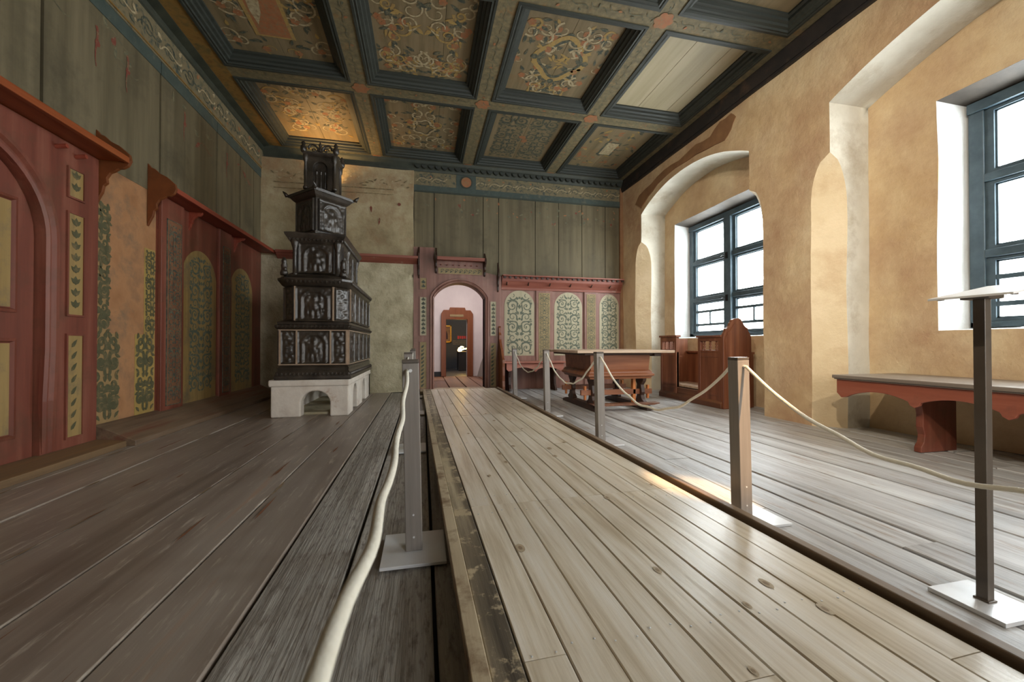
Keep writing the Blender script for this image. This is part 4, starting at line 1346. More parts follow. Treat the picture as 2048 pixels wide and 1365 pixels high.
l = bpy.data.lights.new('room_glow', 'POINT'); l.energy = 25; l.color = (0.9, 0.9, 1.0); l.shadow_soft_size = 0.3
o = bpy.data.objects.new('room_glow', l); COL.objects.link(o); o.location = (1.0, 12.0, 2.4)
# ================================================================ THE TILED STOVE
stove = thing('tiled_stove', (-1.27, 6.0, 0), 'tall tiered dark glazed tile stove on a whitewashed arched base in the rear left corner', 'stove')


def ring_poly(x0, x1, y0, y1, o, ch, z):
    a, b, c, d = x0 - o, x1 + o, y0 - o, y1 + o
    if ch <= 0.001:
        return [(a, c, z), (b, c, z), (b, d, z), (a, d, z)]
    k = ch + o * 0.41 * 0 + 0
    return [(a + k, c, z), (b - k, c, z), (b, c + k, z), (b, d, z), (a, d, z), (a, c + k, z)]


def moulding(name, box_, prof, ch=0.0, m_=None, parent=stove, label=None, egg=None):
    x0, x1, y0, y1 = box_
    mb = M()
    mb.loft([ring_poly(x0, x1, y0, y1, o, ch, z) for o, z in prof], 0)
    if egg:                                         # row of small leaves along front and right side
        zc, off, h = egg
        n = int((x1 - x0 + 2 * off - 2 * ch) / 0.045)
        for i in range(n):
            x = x0 - off + ch + (i + 0.5) * (x1 - x0 + 2 * off - 2 * ch) / n
            mb.lathe([(0.001, -h), (0.014, -h * 0.3), (0.016, h * 0.3), (0.001, h)], (x, y0 - off, zc), 6)
        n = int((y1 - y0) / 0.045)
        for i in range(n):
            mb.lathe([(0.001, -h), (0.014, -h * 0.3), (0.016, h * 0.3), (0.001, h)], (x1 + off, y0 - off + ch + (i + 0.5) * (y1 - y0 + off - ch) / n, zc), 6)
    o = mb.build(name, m_ or P['glaze'], parent, smooth='auto', angle=40)
    return o


def relief_tile(O, U, V, Nn, w, h, seed, style='arch', parent=stove):
    """moulded tile: sunk field, columns, arch and a figure in relief"""
    rng = random.Random(seed)
    O, U, V, Nn = Vector(O), Vector(U).normalized(), Vector(V).normalized(), Vector(Nn).normalized()
    O = O + Nn * 0.004
    blobs = []
    if style == 'arch':
        blobs += [(0, 0.66, 0.12, 0.09, 1.0), (0, 0.45, 0.20, 0.17, 0.95), (-0.2, 0.42, 0.12, 0.12, 0.8), (0.24, 0.5, 0.14, 0.06, 0.8), (-0.14, 0.22, 0.10, 0.14, 0.9),
                  (0.16, 0.22, 0.10, 0.15, 0.9), (0.35, 0.3, 0.08, 0.12, 0.7), (-0.38, 0.25, 0.09, 0.12, 0.6)]
    else:
        for k in range(7):
            blobs.append((0.4 * sin(k * 1.9), 0.12 + k * 0.125, 0.30, 0.05, 0.8))
            blobs.append((-0.4 * sin(k * 1.9), 0.15 + k * 0.125, 0.14, 0.05, 0.6))
    for k in range(9):
        blobs.append((rng.uniform(-0.6, 0.6), rng.uniform(0.08, 0.85), rng.uniform(0.05, 0.12), rng.uniform(0.03, 0.08), rng.uniform(0.3, 0.7)))
    D = 0.024

    def fn(a, b):
        u = 2 * a - 1
        fr_ = min(a * w, (1 - a) * w, b * h, (1 - b) * h)
        if fr_ < 0.012:
            hgt = 0.9
        elif fr_ < 0.022:
            hgt = 0.35
        else:
            hgt = 0.0
            if style == 'arch':
                if 0.60 < abs(u) < 0.84 and b < 0.66:
                    hgt = 0.75 * sqrt(max(0, 1 - ((abs(u) - 0.72) / 0.12) ** 2)) + 0.1 * (sin(b * 60) > 0.5)
                rr = sqrt((u / 0.72) ** 2 + ((b - 0.64) / 0.26) ** 2)
                if b > 0.64 and 0.82 < rr < 1.08:
                    hgt = max(hgt, 0.7)
                elif b > 0.64 and rr >= 1.08:
                    hgt = max(hgt, 0.35 + 0.3 * noise.noise(Vector((u * 7, b * 9, seed))))
            for (bu, bv, su, sv, am_) in blobs:
                e = ((u - bu) / su) ** 2 + ((b - bv) / sv) ** 2
                if e < 4:
                    hgt = max(hgt, am_ * math.exp(-e * 0.9))
            hgt += 0.12 * noise.noise(Vector((u * 9, b * 12, seed * 1.7)))
        return tuple(O + U * (a * w) + V * (b * h) + Nn * (D * hgt))
    mb = M()
    nu, nv = max(12, int(w / 0.012)), max(16, int(h / 0.014))
    mb.grid(fn, nu, nv)
    c = [O, O + U * w, O + U * w + V * h, O + V * h]
    bk = [p - Nn * 0.02 for p in c]
    e = [p + Nn * D * 0.9 for p in c]
    for i in range(4):
        mb.quad(tuple(e[i]), tuple(e[(i + 1) % 4]), tuple(bk[(i + 1) % 4]), tuple(bk[i]))
    return mb.build('relief_tile', P['glaze'], parent, smooth=True)


# whitewashed base with arched openings
bx0, bx1, by0, by1 = -1.72, -0.87, 5.10, 7.05
def notch(a, b, arches, zt, flare=0.0):
    pts = [(b, zt), (b, 0)]
    for c0, c1, zs, za in sorted(arches, key=lambda q: -q[0]):
        pts += [(c1, 0)] + arch_pts(c0, c1, zs, za, 12) + [(c0, 0)]
    pts += [(a, 0), (a, zt)]
    return pts


base = M()
base.prism(notch(bx0, bx1, [(-1.40, -1.08, 0.18, 0.305)], 0.43), 'y', by0, by0 + 0.16)
base.prism(notch(by0 + 0.16, by1, [(5.42, 5.78, 0.16, 0.34), (6.2, 6.58, 0.16, 0.34)], 0.43), 'x', bx1 - 0.15, bx1)
base.box(bx0, bx0 + 0.15, by0 + 0.16, by1, 0, 0.43)
base.box(bx0, bx1, by1 - 0.15, by1, 0, 0.43)
base.box(bx0 - 0.02, bx1 + 0.01, by0 - 0.02, by1, 0.36, 0.44)
base.box(-1.42, -1.06, by0 - 0.015, by0, 0.28, 0.34) if False else None
base.build('whitewashed_base', P['lime'], stove, bevel=0.018, segs=3)
b = M(); b.box(bx0 + 0.15, bx1 - 0.15, by0 + 0.16, by1 - 0.15, 0.0, 0.03)
b.build('hearth_slab', P['breast_low'], stove)

A1 = (-1.63, -0.89, 5.12, 7.02)
moulding('base_moulding', A1, [(0.045, 0.44), (0.05, 0.47), (0.04, 0.49), (0.035, 0.52), (0.015, 0.55), (0.02, 0.575), (0.005, 0.60), (-0.01, 0.615)], egg=(0.50, 0.04, 0.028))
core = M()
for (a0_, a1_) in ((A1[0] + 0.002, A1[0] + 0.002), (A1[1] - 0.002, A1[1] - 0.002)):
    pass
core.box(A1[0] + 0.002, A1[1] - 0.002, A1[2] + 0.002, A1[3] - 0.01, 0.6, 1.03)
for xj in (A1[0] + 0.006, A1[0] + 0.185, A1[0] + 0.555, A1[1] - 0.006):
    core.box(xj - 0.009, xj + 0.009, A1[2] - 0.026, A1[2] + 0.01, 0.615, 1.025)
for k in range(6):
    yj = A1[2] + k * (A1[3] - A1[2]) / 5
    core.box(A1[1] - 0.01, A1[1] + 0.024, yj - 0.007, yj + 0.007, 0.615, 1.025)
for zj in (0.618, 1.022):
    core.box(A1[0] - 0.01, A1[1] + 0.024, A1[2] - 0.027, A1[3], zj - 0.006, zj + 0.006)
for xj in (A1[0] + 0.16, A1[1] - 0.16):
    core.box(xj - 0.008, xj + 0.008, A1[2] - 0.016, A1[2] + 0.03, 1.135, 1.54)
for k in range(6):
    yj = A1[2] + 0.155 + k * (A1[3] - A1[2] - 0.155) / 5
    core.box(A1[1] - 0.02, A1[1] + 0.014, yj - 0.007, yj + 0.007, 1.135, 1.54)
core.prism([(A1[0] + 0.15, A1[2] + 0.02), (A1[1] - 0.15, A1[2] + 0.02), (A1[1] - 0.02, A1[2] + 0.15), (A1[1] - 0.02, A1[3]), (A1[0] + 0.02, A1[3]), (A1[0] + 0.02, A1[2] + 0.15)], 'z', 1.1, 1.56)
core.build('tile_joints', P['mortar'], stove)
g = 0.012
z0, z1 = 0.622, 1.018
xs = [A1[0], A1[0] + 0.185, A1[0] + 0.565 - 0.01, A1[1]]
for k in range(3):
    relief_tile((xs[k] + g / 2, A1[2], z0), (1, 0, 0), (0, 0, 1), (0, -1, 0), xs[k + 1] - xs[k] - g, z1 - z0, 40 + k, 'arch' if k == 1 else 'leaf')
n = 5
for k in range(n):
    wv = (A1[3] - A1[2]) / n
    relief_tile((A1[1], A1[2] + wv * k + g / 2, z0), (0, 1, 0), (0, 0, 1), (1, 0, 0), wv - g, z1 - z0, 50 + k, 'arch')
    relief_tile((A1[0], A1[2] + wv * (k + 1) - g / 2, z0), (0, -1, 0), (0, 0, 1), (-1, 0, 0), wv - g, z1 - z0, 60 + k, 'leaf')
moulding('cornice', A1, [(0.0, 1.022), (0.03, 1.035), (0.045, 1.06), (0.04, 1.08), (0.02, 1.09), (0.025, 1.115), (-0.01, 1.135)], egg=(1.066, 0.04, 0.022))
# second tier with cut corners
z0, z1 = 1.14, 1.535
ch = 0.145
X0, X1, Y0, Y1 = A1[0] + 0.01, A1[1] - 0.01, A1[2] + 0.01, A1[3]
relief_tile((X0 + ch + g, Y0, z0), (1, 0, 0), (0, 0, 1), (0, -1, 0), X1 - X0 - 2 * ch - 2 * g, z1 - z0, 70, 'arch')
s2_ = sqrt(0.5)
relief_tile((X1 - ch + g / 2, Y0 + g / 2, z0), (s2_, s2_, 0), (0, 0, 1), (s2_, -s2_, 0), ch / s2_ - g * 1.4, z1 - z0, 71, 'leaf')
relief_tile((X0, Y0 + ch, z0), (s2_, -s2_, 0), (0, 0, 1), (-s2_, -s2_, 0), ch / s2_ - g * 1.4, z1 - z0, 72, 'leaf')
for k in range(5):
    wv = (Y1 - Y0 - ch) / 5
    relief_tile((X1, Y0 + ch + wv * k + g / 2, z0), (0, 1, 0), (0, 0, 1), (1, 0, 0), wv - g, z1 - z0, 73 + k, 'arch')
moulding('cornice', (X0, X1, Y0, Y1), [(0.0, 1.54), (0.02, 1.555), (0.04, 1.59), (0.055, 1.61), (0.055, 1.635), (0.03, 1.65), (0.02, 1.665), (-0.03, 1.68)], ch=0.10, egg=(1.60, 0.045, 0.024))
# third tier
B1 = (-1.54, -1.0, 5.26, 6.42)
b = M(); b.box(B1[0], B1[1], B1[2], B1[3], 1.67, 2.14); b.build('tier_body', P['glaze'], stove, bevel=0.006)
moulding('base_moulding', B1, [(0.04, 1.665), (0.045, 1.69), (0.02, 1.71), (0.005, 1.72)])
relief_tile((B1[0] + 0.075, B1[2], 1.72), (1, 0, 0), (0, 0, 1), (0, -1, 0), B1[1] - B1[0] - 0.15, 0.36, 80, 'arch')
for k in range(3):
    relief_tile((B1[1], B1[2] + 0.08 + 0.36 * k, 1.72), (0, 1, 0), (0, 0, 1), (1, 0, 0), 0.33, 0.36, 81 + k, 'arch')
for (cx_, cy_) in ((B1[0] + 0.03, B1[2] - 0.005), (B1[1] - 0.03, B1[2] - 0.005), (B1[1] + 0.005, B1[2] + 0.42), (B1[1] + 0.005, B1[3] - 0.03)):
    c = M()
    c.lathe([(0.034, 0), (0.036, 0.02), (0.024, 0.035), (0.026, 0.12), (0.022, 0.25), (0.03, 0.27), (0.024, 0.29), (0.03, 0.33), (0.045, 0.38), (0.05, 0.42), (0.02, 0.45)], (cx_, cy_, 1.69), 12)
    c.build('corner_column', P['glaze'], stove, smooth=True)
moulding('cornice', B1, [(0.0, 2.06), (0.02, 2.09), (0.045, 2.13), (0.07, 2.17), (0.075, 2.195), (0.04, 2.21), (-0.04, 2.22)], egg=(2.12, 0.045, 0.022))
# seated lion-like finials on the second cornice
for (x_, y_) in ((-1.60, 5.16), (-0.95, 5.16)):
    f = M()
    f.lathe([(0.04, 0), (0.045, 0.03), (0.03, 0.07), (0.035, 0.11), (0.025, 0.15), (0.03, 0.17), (0.02, 0.20), (0.004, 0.215)], (x_, y_, 1.67), 10)
    f.lathe([(0.001, 0), (0.02, 0.01), (0.022, 0.04), (0.001, 0.06)], (x_ + 0.02, y_ - 0.03, 1.71), 8)
    f.build('finial', P['glaze'], stove, smooth=True)
# fourth tier: box set cornerwise
TC = Vector((-1.30, 5.62, 0))
S = 0.43
th = radians(-44)


def rot(px, py, z):
    return (TC.x + px * cos(th) - py * sin(th), TC.y + px * sin(th) + py * cos(th), z)


def rbox(mb, a, z0_, z1_, a2=None):
    a2 = a if a2 is None else a2
    mb.loft([[rot(-a, -a, z0_), rot(a, -a, z0_), rot(a, a, z0_), rot(-a, a, z0_)], [rot(-a2, -a2, z1_), rot(a2, -a2, z1_), rot(a2, a2, z1_), rot(-a2, a2, z1_)]])


b = M(); rbox(b, S / 2, 2.2, 2.72); b.build('tier_body', P['glaze'], stove, bevel=0.005)
b = M(); rbox(b, S / 2 + 0.02, 2.2, 2.26)
b.build('base_moulding', P['glaze'], stove)
b = M()
for o1, z_0, o2, z_1 in ((0.0, 2.68, 0.03, 2.71), (0.03, 2.71, 0.055, 2.745), (0.07, 2.745, 0.075, 2.775), (0.06, 2.775, -0.02, 2.82)):
    rbox(b, S / 2 + o1, z_0, z_1, S / 2 + o2)
b.build('cornice', P['glaze'], stove, smooth='auto', angle=40)
hn = []
for sx in (-1, 1):
    for sy in (-1, 1):
        q = rot(sx * (S / 2 + 0.075), sy * (S / 2 + 0.075), 2.76)
        hn.append([q, (q[0] + 0.02 * sx, q[1], 2.79), (rot(sx * (S / 2 + 0.11), sy * (S / 2 + 0.11), 2.82))])
for q in hn:
    b = M(); b.tube(q, 0.02, 8, radii=[0.026, 0.02, 0.006]); b.build('corner_horn', P['glaze'], stove, smooth=True)
O_ = rot(S / 2, -S / 2 + 0.03, 2.27)
relief_tile(O_, (-sin(th), cos(th), 0), (0, 0, 1), (cos(th), sin(th), 0), S - 0.06, 0.40, 90, 'arch')
O_ = rot(-S / 2 + 0.03, -S / 2, 2.27)
relief_tile(O_, (cos(th), sin(th), 0), (0, 0, 1), (sin(th), -cos(th), 0), S - 0.06, 0.40, 91, 'arch')
# turret with arched niche and crest
before = set(c.name for c in stove.children)
TX, TY, TW = -1.28, 5.62, 0.17
b = M()
b.prism([(TX + TW, 2.82), (TX + TW, 3.37), (TX - TW, 3.37), (TX - TW, 2.82), (TX - 0.085, 2.82), (TX - 0.085, 2.86)] + list(reversed(arch_pts(TX - 0.085, TX + 0.085, 3.16, 3.27))) + [(TX + 0.085, 2.86), (TX + 0.085, 2.82)], 'y', TY - TW, TY - TW + 0.06)
b.box(TX - TW, TX + TW, TY - TW + 0.05, TY + TW, 2.80, 3.37)
for k in range(3):
    b.lathe([(0.012, 0), (0.016, 0.1), (0.012, 0.22), (0.018, 0.26), (0.004, 0.3)], (TX - 0.05 + 0.05 * k, TY - TW + 0.045, 2.86), 8)
b.build('turret', P['glaze'], stove, bevel=0.004)
for sx in (-1, 1):
    for sy in (-1, 1):
        c = M()
        c.lathe([(0.03, 0), (0.032, 0.03), (0.02, 0.05), (0.022, 0.25), (0.018, 0.42), (0.03, 0.46), (0.035, 0.52), (0.03, 0.56), (0.02, 0.58)], (TX + sx * TW, TY + sy * TW, 2.82), 10)
        c.build('corner_column', P['glaze'], stove, smooth=True)
        c = M()
        c.lathe([(0.02, 0), (0.035, 0.03), (0.04, 0.08), (0.02, 0.12), (0.028, 0.15), (0.004, 0.19)], (TX + sx * (TW + 0.02), TY + sy * (TW + 0.02), 3.38), 8)
        c.build('finial', P['glaze'], stove, smooth=True)
b = M()
b.loft([[(TX + sx * (TW + o), TY + sy * (TW + o), z) for sx, sy in ((-1, -1), (1, -1), (1, 1), (-1, 1))] for o, z in ((0.0, 3.34), (0.03, 3.37), (0.035, 3.40), (-0.02, 3.42))])
for y_ in (TY - TW,):
    for s_ in (-1, 1):
        pts = [(TX + s_ * (0.03 + 0.07 * (1 - cos(t_ * pi))) * 0.8, y_, 3.41 + 0.10 * sin(t_ * pi * 0.9) + 0.02) for t_ in [i / 12 for i in range(13)]]
        b.tube(pts, 0.013, 8)
        sp = spiral(TX + s_ * 0.07, 3.45, 0.035, 0, 1.2, s_, 14)
        b.tube([(u, y_, v) for u, v in sp], 0.009, 6)
    b.lathe([(0.02, 0), (0.022, 0.05), (0.012, 0.08), (0.024, 0.105), (0.012, 0.13), (0.003, 0.16)], (TX, y_, 3.42), 10)
for s_ in (-1, 1):
    sp = spiral(TY + s_ * 0.07, 3.46, 0.045, 0, 1.2, s_, 14)
    b.tube([(TX + TW, u, v) for u, v in sp], 0.012, 6)
b.build('crest', P['glaze'], stove, smooth='auto', angle=40)

for c in stove.children:
    if c.name not in before:
        for v_ in c.data.vertices:
            if v_.co.z > 2.82:
                v_.co.z = 2.82 + (v_.co.z - 2.82) * 0.80

# small warm uplight fixed to the rear wall behind the stove top
up = thing('uplight', (-1.62, YB - 0.12, 3.42), 'small warm uplight on the wall hidden behind the stove top', 'lamp')
b = M(); b.box(-1.68, -1.56, YB - 0.03, YB + 0.02, 3.36, 3.46); b.lathe([(0.02, -0.05), (0.05, 0), (0.06, 0.05), (0.05, 0.05), (0.01, 0.0)], (-1.62, YB - 0.1, 3.40), 14)
b.build('housing', P['iron'], up)
l = bpy.data.lights.new('uplight_bulb', 'SPOT'); l.energy = 26; l.color = (1.0, 0.58, 0.22); l.spot_size = radians(120); l.spot_blend = 0.8; l.shadow_soft_size = 0.04
o = bpy.data.objects.new('uplight_bulb', l); COL.objects.link(o); o.location = (-1.62, YB - 0.12, 3.47)
o.rotation_euler = Vector((0.15, -0.25, 1)).to_track_quat('-Z', 'Y').to_euler()

# ================================================================ THE BOARDWALK
ww = 1.262
walk = thing('boardwalk', (0.126, 0, 0), 'low pale boardwalk of bleached planks running from the foreground to the rear doorway', 'walkway')
W0, W1, WT = -2.2, 6.98, 0.08
ox = 0.126
cuts = [W0, -0.62, 1.89, 4.34, W1]
d = M()
rng = random.Random(6)
nb = 10
ed = 0.045
ow = 0.085
bw = (ww - ed - ow) / nb
for a, b_ in zip(cuts, cuts[1:]):
    for k in range(nb):
        x0 = ox + ed + ow + k * bw
        dz = rng.uniform(-0.001, 0.001)
        y = a
        ys = [a, b_]
        if rng.random() < 0.4:
            ys = [a, a + rng.uniform(0.6, 1.8), b_]
        for p, q in zip(ys, ys[1:]):
            X0, X1, A_, B_ = x0 + 0.0016, x0 + bw - 0.0016, p + 0.0015, q - 0.0015
            pr = [(X0, WT - 0.028), (X0, WT - 0.003), (X0 + 0.003, WT + dz), (X1 - 0.003, WT + dz), (X1, WT - 0.003), (X1, WT - 0.028)]
            d.loft([[(u, A_, v) for u, v in pr], [(u, B_, v) for u, v in pr]])
d.box(ox + 0.03, ox + ww, W0, W1, WT - 0.05, WT - 0.030, 1)
els = []
for k in range(26):
    xx, yy = ox + rng.uniform(0.2, 1.2), rng.uniform(0.5, 5.5)
    r_ = rng.uniform(0.008, 0.017)
    kn = [(xx + r_ * cos(t_ * pi / 6), yy + 1.9 * r_ * sin(t_ * pi / 6)) for t_ in range(12)]
    els += [(kn, 2)]
    els += [([(xx + (u - xx) * 0.45, yy + (v - yy) * 0.45) for u, v in kn], 3)]
lay(d, [e for e in els if e[1] == 2], lambda u, v: (u, v, WT + 0.0014))
lay(d, [e for e in els if e[1] == 3], lambda u, v: (u, v, WT + 0.0018))
for y in (-0.5, 0.95, 1.80, 1.98, 3.1, 4.25, 4.43, 5.6, 6.85):
    for k in range(nb):
        for dx in (0.025, bw - 0.025):
            d.lathe([(0.003, 0), (0.003, 0.001), (0.001, 0.0014)], (ox + ed + ow + k * bw + dx, y + 0.02 * (k % 2), WT + 0.001), 6, 4)
d.build('deck_boards', [P['deck'], P['slot'], mat('knot_ring', [(174, 156, 128), (188, 170, 142)], nscale=80), mat('knot_core', [(140, 118, 92), (158, 136, 108)], nscale=80), P['steel_base']], walk)
b = M()
for a, b_ in zip(cuts, cuts[1:]):
    b.box(ox + ed + 0.002, ox + ed + ow - 0.003, a + 0.002, b_ - 0.002, WT - 0.03, WT - 0.002)
b.build('old_plank', P['deck_old'], walk, bevel=0.003)
b = M()
for a, b_ in zip(cuts, cuts[1:]):
    b.box(ox, ox + ed, a + 0.001, b_ - 0.001, WT - 0.03, WT + 0.008)
b.build('edge_strip', P['deck_edge'], walk, bevel=0.003, label=None) if False else b.build('edge_strip', P['deck_edge'], walk, bevel=0.003)
b = M(); b.box(ox + 0.012, ox + 0.035, W0, W1, 0.0, WT - 0.03); b.build('side_bearer', P['plank_g'], walk)
b = M(); b.box(ox + ww - 0.03, ox + ww - 0.01, W0, W1, 0.0, WT - 0.03); b.build('side_bearer', P['plank_g'], walk)
b = M(); b.box(ox + ww + 0.022, ox + ww + 0.066, W0, 2.6, 0.0, WT + 0.018); b.build('side_rail', P['rail_dark'], walk, bevel=0.005)
b = M(); b.box(ox + ww + 0.022, ox + ww + 0.066, 2.604, W1, 0.0, WT + 0.016)
b.build('side_rail', P['rail_dark'], walk, bevel=0.005)
b = M(); b.box(ox + ww - 0.004, ox + ww + 0.022, W0, W1, 0.0, WT - 0.045)
b.build('slot_floor', P['slot'], walk)
walk.rotation_euler = (0, 0, 0.0187)
th_ = M(); th_.box(-0.05, 1.42, 6.99, YR + 0.02, 0.0, 0.05)
struct(th_.build('trim_8', P['deck_edge'], bevel=0.006), 'worn threshold board under the rear doorway')

# ================================================================ BARRIER POSTS AND CORDS
PH = 0.775


def make_post(loc, label, group=None, pl=-0.125, pr_=0.125):
    r = thing('barrier_post', loc, label, 'barrier post', group)
    x, y, _ = loc
    p = M(); p.box(x + pl, x + pr_, y - 0.135, y + 0.135, 0.002, 0.014)
    p.build('base_plate', P['steel_base'], r, bevel=0.0015)
    u = M(); h = 0.033
    u.box(x - h, x + h, y - h, y + h, 0.014, PH)
    up_ = u.build('upright', P['steel'], r, bevel=0.003)
    c = M(); c.box(x - h, x + h, y - h, y + h, PH, PH + 0.014)
    cp = c.build('cap', P['steel_dark'], up_, bevel=0.002)
    for z_ in (0.16, 0.07):
        s = M(); s.tube([(x, y - h - 0.002, z_), (x, y - h + 0.003, z_)], 0.004, 8)
        s.build('screw', P['steel_base'], up_)
    for sg in (-1, 1):
        s = M(); s.tube([(x, y + sg * h, PH - 0.03), (x, y + sg * (h + 0.012), PH - 0.03)], 0.007, 8)
        s.build('cord_pin', P['steel_base'], up_)
    up_.rotation_euler = (0, -0.022, 0)
    return r


LP = [(-0.03, -0.15), (-0.033, 1.70), (-0.10, 3.35), (-0.105, 5.05), (-0.135, 6.62)]
RP = [(1.575, 0.08), (1.536, 1.675), (1.50, 3.20), (1.465, 4.60), (1.44, 6.20)]
LL = ['square grey metal barrier post left of the boardwalk, close beside the viewer', 'square grey metal barrier post on the left of the boardwalk, nearest one fully in view',
      'grey metal barrier post left of the boardwalk, second one in view from the front', 'grey metal barrier post left of the boardwalk, mostly hidden behind nearer ones',
      'grey metal barrier post left of the boardwalk, nearest to the rear doorway']
RL = ['grey metal barrier post right of the boardwalk, close beside the viewer', 'square grey metal barrier post on the right of the boardwalk, largest and nearest in view',
      'grey metal barrier post right of the boardwalk in front of the table', 'grey metal barrier post right of the boardwalk, just left of the table',
      'grey metal barrier post right of the boardwalk, furthest back before the pink bench']
proto = make_post((LP[1][0], LP[1][1], 0), LL[1], 'posts along the left edge of the boardwalk')
for side, pts, lab, grp in (('l', LP, LL, 'posts along the left edge of the boardwalk'), ('r', RP, RL, 'posts along the right edge of the boardwalk')):
    if side == 'r':
        proto = make_post((RP[1][0], RP[1][1], 0), RL[1], grp, -0.09, 0.155)
    for i, (x, y) in enumerate(pts):
        if i == 1:
            continue
        c = copy_tree(proto)
        c.location = (x, y, 0)
        c['label'] = lab[i]
        c['group'] = grp


def cord(a, b_, low, label, group, amp=0.004, seed=0, r=0.0075, n=44):
    """sagging cord between two posts; a, b: (x, y, z)"""
    pts = []
    for i in range(n + 1):
        t_ = i / n
        x = a[0] + (b_[0] - a[0]) * t_ + amp * sin(t_ * 29 + seed)
        y = a[1] + (b_[1] - a[1]) * t_
        zl = a[2] + (b_[2] - a[2]) * t_
        z = zl - (min(a[2], b_[2]) - low) * 4 * t_ * (1 - t_) + amp * 1.2 * sin(t_ * 41 + seed * 2) * sin(pi * t_)
        pts.append((x, y, z))
    mb = M()
    mb.tube(pts, r, 10)
    o = mb.build('cord', P['rope'], None, smooth=True, loc=pts[n // 2])
    return tag(o, label, 'cord', group)


zt_ = 0.745
lean = -0.022 * zt_
for i in range(0, 4):
    a, b_ = LP[i], LP[i + 1]
    low = (0.585, 0.50, 0.5, 0.5)[i]
    cord((a[0] + lean - (0.012 if i == 0 else 0), a[1] + (0.045 if i else 0.2), zt_ if i else 0.70), (b_[0] + lean - (0.012 if i == 0 else 0), b_[1] - 0.045, zt_), low,
         ['thick pale cord in the foreground, running to the nearest left post', 'pale cord hanging between the first and second left posts', 'pale cord hanging behind the second left post', 'pale cord hanging between the two rearmost left posts'][i],
         'cords along the left edge of the boardwalk', 0.003, i)
for i in range(0, 4):
    a, b_ = RP[i], RP[i + 1]
    cord((a[0] + lean, a[1] + 0.045, zt_), (b_[0] + lean, b_[1] - 0.045, zt_), (0.45, 0.42, 0.45, 0.47)[i],
         ['long pale cord sagging from the largest right post across the bench and pole', 'pale cord sagging between the two nearest right posts in front of the table', 'pale cord sagging below the left end of the table', 'pale cord sagging in front of the pink bench'][i],
         'cords along the right edge of the boardwalk', 0.004, i + 5)

# ================================================================ INFORMATION STAND
st = thing('information_stand', (1.795, 0.94, 0), 'slim dark metal stand with a tilted white reading board at the right edge', 'stand')
b = M(); b.box(1.70, 1.89, 0.845, 1.035, 0.002, 0.016)
b.build('base_plate', P['steel_base'], st, bevel=0.0015)
b = M(); b.box(1.78, 1.81, 0.925, 0.955, 0.016, 1.005)
b.box(1.775, 1.815, 0.92, 0.96, 0.016, 0.022)
b.build('pole', P['steel_dark'], st, bevel=0.002)
b = M()
c4 = [(1.655, 0.80, 0.996), (1.935, 0.80, 1.049), (1.935, 1.0, 1.049), (1.655, 1.0, 0.996)]
b.loft([[p for p in c4], [(x, y, z + 0.007) for x, y, z in c4]])
b.build('reading_board', P['white_board'], st, bevel=0.001)
for x, y in ((1.69, 0.985), (1.75, 0.985), (1.82, 0.985), (1.69, 0.815), (1.82, 0.815)):
    z = 0.996 + (x - 1.655) * 0.189
    b = M(); b.box(x - 0.006, x + 0.006, y - 0.006, y + 0.006, z - 0.006, z); b.build('clip', P['steel'], st)
b = M(); b.box(1.76, 1.83, 0.905, 0.975, 1.000, 1.012); b.build('mounting_plate', P['steel_dark'], st)

# ================================================================ TABLE
tb = thing('trestle_table', (2.5, 5.25, 0), 'old oak table with deep box drawer on trestle feet, right of the boardwalk', 'table')
b = M()
for y0, y1 in ((4.59, 5.03), (5.034, 5.52), (5.524, 5.98)):
    b.box(1.85, 3.20, y0, y1, 0.745, 0.78)
b.build('tabletop', P['oak_top'], tb, bevel=0.005)
for q in ((1.98, 2.04, 4.68, 5.9, 0.715, 0.745), (2.96, 3.06, 4.68, 5.9, 0.70, 0.745), (2.04, 2.96, 4.72, 4.8, 0.715, 0.745)):
    b = M(); b.box(*q); b.build('cleat', P['oak_dark'], tb, bevel=0.006)


def rect_ring(x0, x1, y0, y1, o, z):
    return [(x0 - o, y0 - o, z), (x1 + o, y0 - o, z), (x1 + o, y1 + o, z), (x0 - o, y1 + o, z)]


b = M(); b.loft([rect_ring(2.10, 2.92, 4.76, 5.66, o, z) for o, z in ((0.0, 0.50), (0.015, 0.715))])
b.build('box_drawer', P['oak'], tb, bevel=0.004)
b = M(); b.loft([rect_ring(2.10, 2.92, 4.76, 5.66, o, z) for o, z in ((0.02, 0.405), (0.03, 0.43), (0.055, 0.445), (0.055, 0.465), (0.035, 0.485), (0.03, 0.50), (0.01, 0.52), (0.0, 0.525))])
b.build('base_moulding', P['oak'], tb, bevel=0.003)
for x in (2.16, 2.86):
    b = M()
    b.prism([(4.62, 0.0), (4.62, 0.03), (4.72, 0.06), (4.9, 0.075), (5.55, 0.075), (5.72, 0.06), (5.84, 0.03), (5.84, 0)], 'x', x - 0.05, x + 0.05)
    b.build('sled_foot', P['oak_dark'], tb, bevel=0.006)
    for y in (4.86, 5.56):
        b = M()
        pr = [(0.11, 0.07), (0.12, 0.10), (0.07, 0.13), (0.05, 0.18), (0.075, 0.22), (0.06, 0.28), (0.05, 0.32), (0.10, 0.37), (0.11, 0.405)]
        b.prism([(y + a, z) for a, z in pr] + [(y - a, z) for a, z in reversed(pr)], 'x', x - 0.025, x + 0.025)
        b.build('leg', P['oak_dark'], tb, bevel=0.004)
